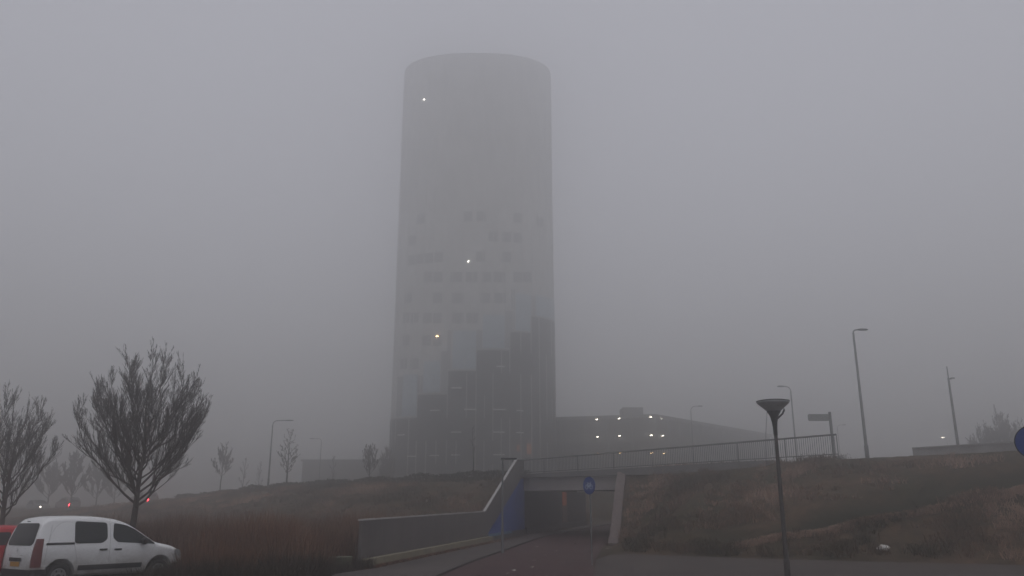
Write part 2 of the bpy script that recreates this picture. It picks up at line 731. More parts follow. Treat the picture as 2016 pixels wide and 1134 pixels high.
mb = MB()
p0, p1 = xy(.2, -.5), xy(RLEN, -.5)
mb.tube([(*p0, rz(0)[1]), (*p1, rz(RLEN)[1])], .045, 8)
mb.build('top_rail', M_rail, rl)
mb = MB()
mb.tube([(*p0, rz(0)[0] + .1), (*p1, rz(RLEN)[0] + .1)], .025, 6)
mb.build('bottom_rail', M_rail, rl)
for i in range(9):
    s = .2 + (RLEN - .2) * i / 8
    mb = MB()
    q = xy(s, -.5)
    mb.box((q[0], q[1], (rz(s)[0] + rz(s)[1]) / 2 - .1), (.03, .04, rz(s)[1] - rz(s)[0] + .1), math.atan2(D[1], D[0]))
    mb.build('post', M_steel, rl)
mb = MB()
s = .3
while s < RLEN - .1:
    q = xy(s, -.5)
    lo, hi = rz(s)
    mb.box((q[0], q[1], (lo + .1 + hi) / 2), (.018, .018, hi - lo - .1), math.atan2(D[1], D[0]))
    s += .11
o = mb.build('baluster', M_steel, rl)

# left retaining wall -------------------------------------------------
rw = thing('retaining_wall', 'long grey retaining wall with pale metal coping rising to the bridge', 'wall', (0, 0, 0))


def wall_z(y):
    return lerp_tab([(27.3, 1.53), (43.4, 1.55), (50.9, 4.62), (52.9, 4.62)], y)


mb = MB()
seg = [27.9, 43.4, 50.9, 52.85]
for y0, y1 in zip(seg, seg[1:]):
    mb.prism([(XL(y0) - .13, y0), (XL(y0), y0), (XL(y1), y1), (XL(y1) - .13, y1)], -.2,
             [wall_z(y0), wall_z(y0), wall_z(y1), wall_z(y1)])
mb.build('wall', M_wallface, rw)
mb = MB()
seg = [27.8, 43.4, 50.9]
for y0, y1 in zip(seg, seg[1:]):
    mb.prism([(XL(y0) - .14, y0), (XL(y0) + .01, y0), (XL(y1) + .01, y1), (XL(y1) - .14, y1)],
             [wall_z(y0) + .003] * 2 + [wall_z(y1) + .003] * 2, [wall_z(y0) + .055] * 2 + [wall_z(y1) + .055] * 2)
mb.build('coping', M_coping, rw)
mb = MB()
y0 = 27.9
while y0 < 43:
    y1 = min(y0 + 2.0, 44.0)
    mb.prism([(XL(y0) + .003, y0 + .02), (XL(y0) + .3, y0 + .02), (XL(y1) + .3, y1 - .02), (XL(y1) + .003, y1 - .02)], -.1, .30)
    y0 = y1
mb.build('plinth', M_plinth, rw)
mb = MB()
mb.box((XL(27) - .35, 26.95, .22), (.85, .5, .44), R(10))
mb.build('end_block', M_mossy, rw)


def wall_poly(mb, pts, off_):
    """polygon on the wall face given as (y,z)"""
    mb.face(*[(XL(y) + off_, y, z) for y, z in pts])


mb = MB()
P = [(43.9, .42), (52.8, .34), (52.8, 3.5), (51.9, 3.45)]
k = len(P)
wall_poly(mb, P, .02)
for i in range(k):
    j = (i + 1) % k
    mb.face(*[(XL(P[i][0]) + .003, *P[i]), (XL(P[j][0]) + .003, *P[j]), (XL(P[j][0]) + .02, *P[j]), (XL(P[i][0]) + .02, *P[i])])
tag(mb.build('painted_panel', M_blue, rw), 'blue painted panel at the tunnel mouth')
mb = MB()
P = [(43.7, .26), (49.2, .26), (49.2, .40), (43.9, .40)]
wall_poly(mb, P, .06)
mb.face(*[(XL(y) + o_, y, .40) for y, o_ in ((43.9, .003), (43.9, .06), (49.2, .06), (49.2, .003))])
tag(mb.build('painted_ledge', M_lightblue, rw), 'light blue ledge under the panel')

# right wing wall
ww = thing('wing_wall', 'short pale sloping concrete wing wall right of the underpass', 'wall', (0, 0, 0))
mb = MB()
prof = []


def wx(y, o_):
    return XR(y) + o_


prof = [(40.8, -.1), (40.8, .12)]
for i in range(1, 13):
    yy = 40.8 + 7.9 * i / 12
    prof.append((yy, max(prof[-1][1], max(H(wx(yy, .7), yy), H(wx(yy, .5), yy)) + .14)))
prof.append((48.7, -.1))
for o_ in (-.02, .48):
    for y, z in prof:
        mb.v.append((wx(y, o_), y, z))
k = len(prof)
mb.f += [tuple(range(k)), tuple(range(2 * k - 1, k - 1, -1))] + [(i, i + k, (i + 1) % k + k, (i + 1) % k) for i in range(k)]
mb.m += [0] * (k + 2)
mb.build('wall', M_wing, ww)

# ------------------------------------------------------------------ lamps, signs
TALL = 'tall street lamps along the embankment road'


def street_lamp(px_b, py_b, px_t, py_t, Y, arm, label, curved=.5, thick=1.0, head=(.65, .24, .14), armdir=None, group=TALL):
    b_ = at(px_b, py_b, Y)
    t_ = at(px_t, py_t, Y)
    g = HT(b_.x, b_.y) if not in_cut(b_.x, b_.y) else 0
    g = min(g, b_.z)
    x = b_.x
    H_ = t_.z - g
    L = thing('street_lamp', label, 'street lamp', (x, Y, g - .05), 0, group)
    c = curved
    mb = MB()
    pts = [(0, 0, 0), (0, 0, 1.1), (0, 0, 1.12), (0, 0, H_ - c)]
    rad = [.095 * thick, .09 * thick, .07 * thick, .045 * thick]
    mb.tube(pts, rad, 10)
    mb.build('pole', M_steel, L)
    mb = MB()
    sg = 1 if arm > 0 else -1
    ap = []
    for i in range(7):
        an = math.pi / 2 * i / 6
        ap.append((sg * c * (1 - math.cos(an)), 0, H_ - c + c * math.sin(an)))
    ap.append((arm, 0, H_ + .02))
    mb.tube(ap, .035 * thick, 8)
    mb.build('arm', M_steel, L)
    mb = MB()
    cx = arm + sg * head[0] * .45
    n = 10
    for i in range(n):
        pass
    prof = [(-.5, .25), (-.4, .8), (-.1, 1), (.3, .9), (.5, .35)]
    pts = [(cx + sg * p * head[0], 0, H_ + .02) for p, _ in prof]
    mb.tube(pts, [head[1] / 2 * q for _, q in prof], 8)
    for i, v in enumerate(mb.v):
        z = H_ + .02 + (v[2] - H_ - .02) * (head[2] / head[1] * 1.0)
        mb.v[i] = (v[0], v[1], z)
    mb.build('lamp_head', M_darksteel, L, smooth=True)
    return L


street_lamp(1708, 903, 1681, 648, 46, .28, 'tallest nearest street lamp on the bank crest, short arm to the right', .18, 1.25)
street_lamp(1569, 905, 1553, 760, 70, -.55, 'street lamp behind the railing with its curved arm to the left', .4, 1.2)
street_lamp(1366, 912, 1358, 799, 95, .85, 'faint street lamp in front of the garage, arm to the right', .55, 1.1)
street_lamp(1655, 905, 1650, 836, 118, .75, 'faintest street lamp just right of the fingerpost sign', .55)
street_lamp(527, 966, 533, 827, 72, 1.15, 'street lamp on the left bank with a long flat arm to the right', .4, 1.05, (.75, .2, .1))
street_lamp(628, 948, 630, 863, 112, -1.0, 'faint street lamp between two small bare trees, arm to the left', .4, 1, (.75, .2, .1))

# leaning curved mast behind the bowl lamp
b_ = at(1507, 908, 80)
L = thing('curved_mast', 'thin curved mast bending behind the bowl lamp', 'mast', (b_.x, 80, HT(b_.x, 80) - .05))
hh = at(1507, 812, 80).z - HT(b_.x, 80)
mb = MB()
mb.tube([(0, 0, 0), (0, 0, hh * .45), (.08, 0, hh * .6), (.25, 0, hh * .8), (.55, 0, hh)], [.07, .06, .055, .05, .04], 8)
mb.build('pole', M_steel, L)
mb = MB()
mb.tube([(.5, 0, hh - .02), (.7, 0, hh + .06), (1.05, 0, hh + .07)], [.05, .09, .03], 8)
mb.build('lamp_head', M_darksteel, L)

# mast on the right
b_ = at(1888, 890, 52)
g = HT(b_.x, 52)
t_ = at(1877, 720, 52)
L = thing('lamp_mast', 'thin tapering mast with a small bracket behind the low parapet', 'mast', (b_.x, 52, g - .05))
hh = t_.z - g
kz = at(1878, 743, 52).z - g
mb = MB()
mb.tube([(0, 0, 0), (0, 0, 1.3), (0, 0, kz), (0, 0, kz + .02), (0, 0, hh)], [.1, .095, .065, .04, .03], 10)
mb.build('pole', M_steel, L)
mb = MB()
mb.tube([(.02, 0, kz - .05), (.2, 0, kz - .03)], .05, 8)
mb.box((.27, 0, kz), (.24, .12, .07))
mb.build('bracket', M_steel, L)

# fingerpost sign
b_ = at(1643, 906, 43.5)
g = HT(b_.x, 43.5)
t_ = at(1637, 811, 43.5)
L = thing('fingerpost_sign', 'grey fingerpost road sign behind the railing, blank plate to the left', 'sign', (b_.x, 43.5, g - .05))
hh = t_.z - g + .05
mb = MB()
mb.tube([(0, 0, 0), (0, 0, hh)], .075, 10)
mb.build('pole', M_steel, L)
zp = (at(1615, 822, 43.5).z) - g + .05
mb = MB()
w_, h_ = 1.15, .37
for i in range(1):
    c = (-w_ / 2 - .06, -.01, zp)
    pts = []
    for sx_, sz_, a0 in ((1, -1, -90), (1, 1, 0), (-1, 1, 90), (-1, -1, 180)):
        for a_ in (0, 45, 90):
            an = R(a0 + a_)
            r_ = .07
            pts.append((c[0] + sx_ * (w_ / 2 - r_) + r_ * math.cos(an), c[2] + sz_ * (h_ / 2 - r_) + r_ * math.sin(an)))
    for y_ in (-.03, .03):
        mb.face(*[(p[0], y_, p[1]) for p in (pts if y_ < 0 else reversed(pts))])
    for p, q in zip(pts, pts[1:] + pts[:1]):
        mb.face((p[0], -.03, p[1]), (p[0], .03, p[1]), (q[0], .03, q[1]), (q[0], -.03, q[1]))
mb.build('sign_plate', M_signback, L)

# bowl lamp
bx = at(1549, 1134, 19)
BY = 19.0
xb = bx.x + .02
ztop = at(1517, 791, BY).z
L = thing('bowl_lamp', 'dark lamp post with wide funnel shaped bowl shade in front of the bank', 'street lamp', (xb, BY, 0))
mb = MB()
mb.tube([(0, 0, 0), (0, 0, .9), (0, 0, .95), (0, 0, ztop - .72)], [.075, .07, .055, .042], 12)
mb.build('pole', M_pole, L)
mb = MB()
zz = ztop
mb.lathe((0, 0, 0), [(.07, zz - .36), (.10, zz - .30), (.16, zz - .225), (.25, zz - .14), (.36, zz - .045), (.39, zz), (.372, zz + .005), (.26, zz - .10), (.16, zz - .19), (.06, zz - .26), (0.0, zz - .26)], 32)
mb.build('lamp_shade', M_shade, L, smooth=True)
mb = MB()
mb.lathe((0, 0, 0), [(.046, zz - .80), (.052, zz - .62), (.066, zz - .48), (.09, zz - .37), (.115, zz - .31), (.165, zz - .22), (.165, zz - .08), (0, zz - .08)], 24)
mb.build('neck', M_darksteel, L, smooth=True)
mb = MB()
mb.lathe((0, 0, 0), [(.385, zz + .002), (.39, zz + .02), (.3, zz + .04), (.0, zz + .055)], 32)
mb.build('cap', M_darksteel, L, smooth=True)
mb = MB()
mb.tube([(.05, -.01, zz - .42), (.12, -.01, zz - .36), (.20, -.01, zz - .29), (.25, -.01, zz - .2), (.25, -.01, zz - .14)], .022, 8)
mb.build('bracket', M_darksteel, L)

# post lamp beside the left wall
b_ = at(989, 1085, 34.5)
L = thing('path_lamp', 'slim grey path lamp with flat head beside the retaining wall', 'street lamp', (b_.x, 34.5, .07))
hh = at(989, 904, 34.5).z - .07
mb = MB()
mb.tube([(0, 0, 0), (0, 0, .9), (0, 0, .92), (0, 0, hh)], [.06, .06, .045, .04], 10)
mb.build('pole', M_steel, L)
mb = MB()
mb.box((.27, 0, hh + .015), (.68, .22, .07))
mb.build('lamp_head', M_darksteel, L)

# blue round cycle sign
b_ = at(1164, 1105, 29.3)
L = thing('cycle_path_sign', 'round blue cycle path sign on a thin pole before the underpass', 'sign', (b_.x, 29.3, .02), R(-52))
dz = at(1155, 956, 29.3).z - .02
mb = MB()
mb.tube([(0, .03, -.05), (0, .03, dz + .33)], .028, 10)
mb.build('pole', M_steel, L)
Mx = Matrix.Translation((0, -.02, dz))
mb = MB()
mb.disc(Mx, .31, .02)
mb.build('sign_plate', M_signblue, L)


def ring(mb, c, r, w, y0, n=16):
    for i in range(n):
        a0, a1 = 2 * math.pi * i / n, 2 * math.pi * (i + 1) / n
        q = [(c[0] + rr * math.cos(a_), y0, c[1] + rr * math.sin(a_)) for rr, a_ in ((r - w, a0), (r, a0), (r, a1), (r - w, a1))]
        mb.face(*q)


def bar(mb, a_, b2, w, y0):
    d = Vector((b2[0] - a_[0], b2[1] - a_[1]))
    n_ = Vector((-d.y, d.x)).normalized() * w / 2
    mb.face((a_[0] - n_.x, y0, a_[1] - n_.y), (b2[0] - n_.x, y0, b2[1] - n_.y), (b2[0] + n_.x, y0, b2[1] + n_.y), (a_[0] + n_.x, y0, a_[1] + n_.y))


mb = MB()
y0 = -.024
ring(mb, (-.115, dz - .05), .085, .022, y0)
ring(mb, (.115, dz - .05), .085, .022, y0)
for a_, b2 in (((-.115, -.05), (-.055, .07)), ((-.055, .07), (.075, .07)), ((.115, -.05), (.07, .11)), ((-.055, .07), (0, -.05)), ((0, -.05), (.075, .07)), ((-.115, -.05), (0, -.05)), ((-.09, .1), (-.03, .1)), ((.07, .11), (.12, .12))):
    bar(mb, (a_[0], dz + a_[1]), (b2[0], dz + b2[1]), .022, y0)
mb.build('emblem', M_signwhite, L)

# blue sign at the right edge
ctr = at(2036, 871, 14.8)
L = thing('blue_round_sign', 'blue round traffic sign cut off by the right picture edge', 'sign', (ctr.x, 14.8, .02), R(-30))
mb = MB()
mb.tube([(0, .05, -.05), (0, .05, ctr.z + .3)], .038, 10)
mb.build('pole', M_steel, L)
Mx = Matrix.Translation((0, -.01, ctr.z - .02))
mb = MB()
mb.disc(Mx, .315, .02)
mb.build('sign_rim', M_black, L)
mb = MB()
mb.disc(Mx, .295, .006, 28, -.006)
mb.build('sign_face', M_signblue, L)

# right parapet
L = thing('parapet', 'low grey concrete parapet on the bank crest under the thin mast', 'wall', (0, 0, 0))
pa, pb = xy(24.0, -.1), None
a1 = at(1796, 881, 38.6)
a2 = at(2016, 868, 35.6)
dv = (a2 - a1)
far_ = a1 + dv * 3.2
nrm = Vector((-dv.y, dv.x, 0)).normalized() * .18
if nrm.y < 0:
    nrm = -nrm
mb = MB()
mb.prism([(a1.x, a1.y), (far_.x, far_.y), (far_.x + nrm.x, far_.y + nrm.y), (a1.x + nrm.x, a1.y + nrm.y)], 2.8, [a1.z - .08, far_.z - .08, far_.z - .08, a1.z - .08])
mb.build('wall', M_concrete, L)
mb = MB()
e_ = nrm.normalized() * .04
mb.prism([(a1.x - e_.x, a1.y - e_.y), (far_.x - e_.x, far_.y - e_.y), (far_.x + nrm.x + e_.x, far_.y + nrm.y + e_.y), (a1.x + nrm.x + e_.x, a1.y + nrm.y + e_.y)], [a1.z - .077, far_.z - .077, far_.z - .077, a1.z - .077], [a1.z, far_.z, far_.z, a1.z])
mb.build('coping', M_concrete, L)

# ------------------------------------------------------------------ tower
TX, TY, TA, TB, TN = -6.28, 130.0, 13.35, 8.2, 2.5
TZ = 76.9
tw = thing('tower_building', 'tall rounded office tower fading upward into thick fog', 'tower', (TX, TY, 0))


def sup(t):
    c, s_ = math.cos(t), math.sin(t)
    return TA * math.copysign(abs(c) ** (2 / TN), c), TB * math.copysign(abs(s_) ** (2 / TN), s_)


# arc-length table starting at the front centre (0,-TB), positive to the right
NT = 2400
tab = []
acc = 0
prev = sup(-math.pi / 2)
tab.append((0.0, prev))
for i in range(1, NT + 1):
    p = sup(-math.pi / 2 + 2 * math.pi * i / NT)
    acc += math.hypot(p[0] - prev[0], p[1] - prev[1])
    tab.append((acc, p))
    prev = p
PER = acc


def tpos(q, off_=0.0):
    q = q % PER
    lo, hi = 0, NT
    while hi - lo > 1:
        mid = (lo + hi) // 2
        if tab[mid][0] <= q:
            lo = mid
        else:
            hi = mid
    f = (q - tab[lo][0]) / max(1e-9, tab[hi][0] - tab[lo][0])
    a_, b2 = tab[lo][1], tab[hi][1]
    x, y = a_[0] + (b2[0] - a_[0]) * f, a_[1] + (b2[1] - a_[1]) * f
    gx = abs(x / TA) ** (TN - 1) / TA * (1 if x > 0 else -1)
    gy = abs(y / TB) ** (TN - 1) / TB * (1 if y > 0 else -1)
    l = math.hypot(gx, gy) or 1
    return x + gx / l * off_, y + gy / l * off_


def shell(mb, q0, q1, z0, z1, o0, o1):
    n = max(1, int((q1 - q0) / .7 + .5))
    for i in range(n):
        a_, b2 = q0 + (q1 - q0) * i / n, q0 + (q1 - q0) * (i + 1) / n
        pi, pj = tpos(a_, o1), tpos(b2, o1)
        ri, rj = tpos(a_, o0), tpos(b2, o0)
        mb.face((*pi, z0), (*pj, z0), (*pj, z1), (*pi, z1))
        mb.face((*ri, z1), (*pi, z1), (*pj, z1), (*rj, z1))
        mb.face((*ri, z0), (*rj, z0), (*pj, z0), (*pi, z0))
        if i == 0:
            mb.face((*ri, z0), (*pi, z0), (*pi, z1), (*ri, z1))
        if i == n - 1:
            mb.face((*pj, z0), (*rj, z0), (*rj, z1), (*pj, z1))


def tq(px, py):
    """picture point on the tower front -> (q, z)"""
    Y = TY - TB
    for k in range(12):
        p = at(px, py, Y)
        dx = max(-TA * .999, min(TA * .999, p.x - TX))
        Y = TY - TB * (1 - abs(dx / TA) ** TN) ** (1 / TN)
    best = min((abs(x - dx) + (0 if y < 0 else 100), q) for q, (x, y) in tab)
    q = best[1]
    return (q if q < PER / 2 else q - PER), p.z


mb = MB()
poly = [tpos(PER * i / 96) for i in range(96)]
mb.prism(poly, -.2, TZ)
mb.build('cladding', M_clad, tw)
mb = MB()
poly = [tpos(PER * i / 96, -1.2) for i in range(96)]
mb.prism(poly, TZ, TZ + .8)
mb.build('roof', M_roofdark, tw)
# cladding joints: a thin proud mesh of vertical fins, floor lines
mb = MB()
NF = 44
for i in range(NF):
    q = PER * i / NF
    shell(mb, q - .05, q + .05, 0, TZ - .05, -.01, .07)
mb.build('facade_fin', M_clad, tw)


def zx(x, y):
    return tq(740 + x * .4232, 480 + y * .4233)


# stepped dark glazing
steps = [(52, 190, 812), (190, 330, 700), (330, 465, 590), (465, 622, 493), (622, 722, 410), (722, 842, 345)]
gl = MB()
fr = MB()
bounds = []
for x0, x1, yt in steps:
    q0 = zx(x0, (yt + 1000) / 2)[0]
    q1 = zx(x1, (yt + 1000) / 2)[0]
    z1 = zx((x0 + x1) / 2, yt)[1]
    bounds.append([q0, q1, z1])
for i in range(len(bounds) - 1):
    bounds[i + 1][0] = bounds[i][1]
bounds[0][0] = -PER / 4 - 2.2
bounds[-1][1] = PER / 4 + 2.2
rnd = random.Random(5)
for q0, q1, z1 in bounds:
    shell(gl, q0, q1, .2, z1, -.01, .10)
    shell(fr, q0, q1, z1 - .1, z1 + .12, .101, .16)
    nm = max(2, round((q1 - q0) / 1.45))
    for k in range(nm + 1):
        q = q0 + (q1 - q0) * k / nm
        # broken mullion runs
        z = .3
        while z < z1 - .5:
            ln = rnd.choice((3.45, 3.45, 6.9))
            if rnd.random() < .48:
                shell(fr, q - .085, q + .085, z, min(z + ln, z1 - .15), .101, .15)
            z += ln
gl.build('curtain_wall', M_glassdark, tw)
fr.build('mullion', M_frame, tw)
# a dark strip wrapping to the far side
mb = MB()
shell(mb, PER / 4 + 2.21, 3 * PER / 4 - 2.21, .2, 20, -.01, .1)
mb.build('curtain_wall', M_glassdark, tw)
# pale panels
for x0, x1, y0_, y1_ in ((355, 463, 405, 586), (497, 598, 330, 489), (650, 720, 232, 407), (220, 296, 548, 697), (122, 188, 612, 808), (745, 832, 240, 342)):
    mb = MB()
    q0, _ = zx(x0, y1_)
    q1, _ = zx(x1, y1_)
    shell(mb, q0, q1, zx(x0, y1_)[1] + .14, zx(x0, y0_)[1], -.01, .12)
    mb.build('glass_panel', M_glasslight, tw)
for x0, x1, y0_, y1_ in ((330, 352, 402, 586), (467, 494, 402, 490), (600, 645, 312, 489), (300, 328, 500, 696), (193, 217, 612, 697), (95, 119, 622, 808), (722, 743, 240, 342), (630, 648, 210, 308)):
    mb = MB()
    q0, _ = zx(x0, y1_)
    q1, _ = zx(x1, y1_)
    shell(mb, q0, q1, zx(x0, y1_)[1] + .14, zx(x0, y0_)[1], -.01, .06)
    mb.build('window_strip', M_window, tw)
# windows
cols = []
done = []
for zy, row in ((155, (240, 290, 375, 445, 515, 575, 660, 705)), (252, (150, 287, 380, 510, 578)), (345, (140, 180, 240, 288, 380, 450)), (450, (140, 237, 287)), (558, (130, 180))):
    for x_ in row:
        q, z = zx(x_, zy)
        wv = .75 if x_ not in (375, 380, 445, 450, 575, 578) else .95
        done.append((q, z, wv))
zrow0 = zx(400, 155)[1]
for k in range(1, 5):
    z = zrow0 + 3.45 * k
    if z > TZ - 2.5:
        break
    row = [q for q in (-10.5, -9, -7.3, -5.6, -2.9, -1.0, 1.2, 3.2, 5.4, 7.2, 9.6, 11.5)]
    for q in row:
        if rnd.random() < (.42, .3, .2, .12)[k - 1]:
            done.append((q, z, .75))
for q, z, hw in done[:98]:
    mb = MB()
    shell(mb, q - hw, q + hw, z - .85, z + .85, -.01, .04)
    mb.build('window', M_window, tw)
# pale ledges
for x0, x1, y_ in ((560, 598, 571), (350, 400, 671), (255, 296, 776), (410, 468, 771), (545, 604, 771), (652, 684, 776), (350, 398, 876), (545, 598, 876), (652, 684, 878), (252, 294, 985), (350, 392, 982), (545, 598, 981), (150, 190, 989), (97, 135, 1098), (108, 136, 890)):
    mb = MB()
    q0, z = zx(x0, y_)
    q1, _ = zx(x1, y_)
    shell(mb, q0, q1, z - .09, z + .09, .02, .3)
    mb.build('ledge', M_ledge, tw)
# lit doors and lamps
for x0, x1, y0_, y1_ in ((655, 668, 935, 965), (701, 721, 930, 978)):
    mb = MB()
    q0, z0 = zx(x0, y1_)
    q1, z1 = zx(x1, y0_)
    shell(mb, q0, q1, z0, z1, .02, .16)
    tag(mb.build('lit_door', M_doorlit, tw), 'orange lit doorway')
for px, py, m_, hw in ((835, 196, M_lamptower, .14), (922, 515, M_lamptower, .11), (861, 662, M_lamporange, .2)):
    q, z = tq(px, py)
    mb = MB()
    shell(mb, q - hw, q + hw, z - .075, z + .075, .02, .14)
    mb.build('lamp', m_, tw)

# ------------------------------------------------------------------ parking garage
GY = 125.0
gc = at(1290, 815, GY)
gz = gc.z
gl_ = at(1060, 823, 131.0)
gr_ = at(1500, 853, GY)
# far end of the right facade at the same height
k = (gz - CAMZ)
rr = ray(1520, 855)
ty = k / rr.z
ge = Vector((rr.x * ty, rr.y * ty, gz))
C0 = Vector((gl_.x, gl_.y))
C1 = Vector((gc.x, gc.y))
C2 = Vector((ge.x, ge.y))
pg = thing('parking_garage', 'three storey concrete parking garage with lit ceiling lamps beside the tower', 'parking garage', (0, 0, 0))
C3 = C2 + (C0 - C1)
levels = [gz - 2.85 * i for i in range(6)]


def quad_prism(mb, ins, z0, z1):
    ctr = (C0 + C1 + C2 + C3) / 4
    pts = []
    P = [C0, C1, C2, C3]
    for i in range(4):
        a_ = (P[(i - 1) % 4] - P[i]).normalized()
        b2 = (P[(i + 1) % 4] - P[i]).normalized()
        pts.append(P[i] + (a_ + b2) * ins)
    mb.prism([(p.x, p.y) for p in pts], z0, z1)


for i, z in enumerate(levels[:-1]):
    mb = MB()
    quad_prism(mb, 0, z - 1.35 if i else z - .55, z)
    mb.build('parapet', M_garage, pg)
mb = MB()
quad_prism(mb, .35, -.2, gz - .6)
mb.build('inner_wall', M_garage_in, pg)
for Pa, Pb, n in ((C0, C1, 5), (C1, C2, 12)):
    for i in range(n + 1):
        if Pa is C1 and i == 0:
            continue
        p = Pa.lerp(Pb, i / n)
        mb = MB()
        mb.box((p.x, p.y, gz / 2 - .3), (.3, .3, gz - .4), math.atan2((Pb - Pa).y, (Pb - Pa).x))
        mb.build('column', M_garage, pg)
t0, t1 = at(1226, 802, GY + 5), at(1266, 802, GY + 5)
mb = MB()
mb.box(((t0.x + t1.x) / 2, GY + 7, (t0.z + 10) / 2), (t1.x - t0.x, 4, t0.z - 10))
mb.build('stair_tower', M_garage, pg)
for px, py, wsz in ((1175, 826, .42), (1219, 824, .42), (1281, 821, .5), (1302, 824, .16), (1176, 860, .42), (1220, 858, .42), (1282, 857, .55), (1305, 858, .42), (1177, 893, .24), (1221, 892, .3), (1283, 892, .45), (1307, 893, .26)):
    if px < 1290:
        Y = 131 + (px - 1060) / 230 * (GY - 131) - .4
    else:
        Y = GY + .6
        if px > 1295:
            Y = GY + 1.4
    p = at(px, py, Y - .25)
    mb = MB()
    mb.tube([(p.x - wsz / 2 * .8, p.y, p.z - .03), (p.x + wsz / 2 * .8, p.y, p.z + .04)], .06, 6)
    mb.build('ceiling_lamp', M_lampwarm if py > 880 else M_lampwhite, pg)

# low building far left
lb = thing('low_building', 'faint low flat roofed building on the horizon left of the tower', 'building', (0, 0, 0))
p0, p1 = at(596, 908, 150), at(768, 906, 150)
mb = MB()
mb.box(((p0.x + p1.x) / 2, 156, p0.z / 2), (p1.x - p0.x, 12, p0.z))
mb.build('wall', M_garage_in, lb)
mb = MB()
mb.box(((p0.x + p1.x) / 2, 156, p0.z + .15), (p1.x - p0.x + .6, 12.6, .3))
mb.build('roof', M_roofdark, lb)
for i in range(7):
    mb = MB()
    mb.box((p0.x + 1.5 + i * (p1.x - p0.x - 3) / 6, 149.97, p0.z - 2.2), (1.4, .12, 1.3))
    mb.build('window', M_roofdark, lb)


# ------------------------------------------------------------------ bare trees
def rot_about(v, axis, a_):
    return Quaternion(axis, a_) @ v


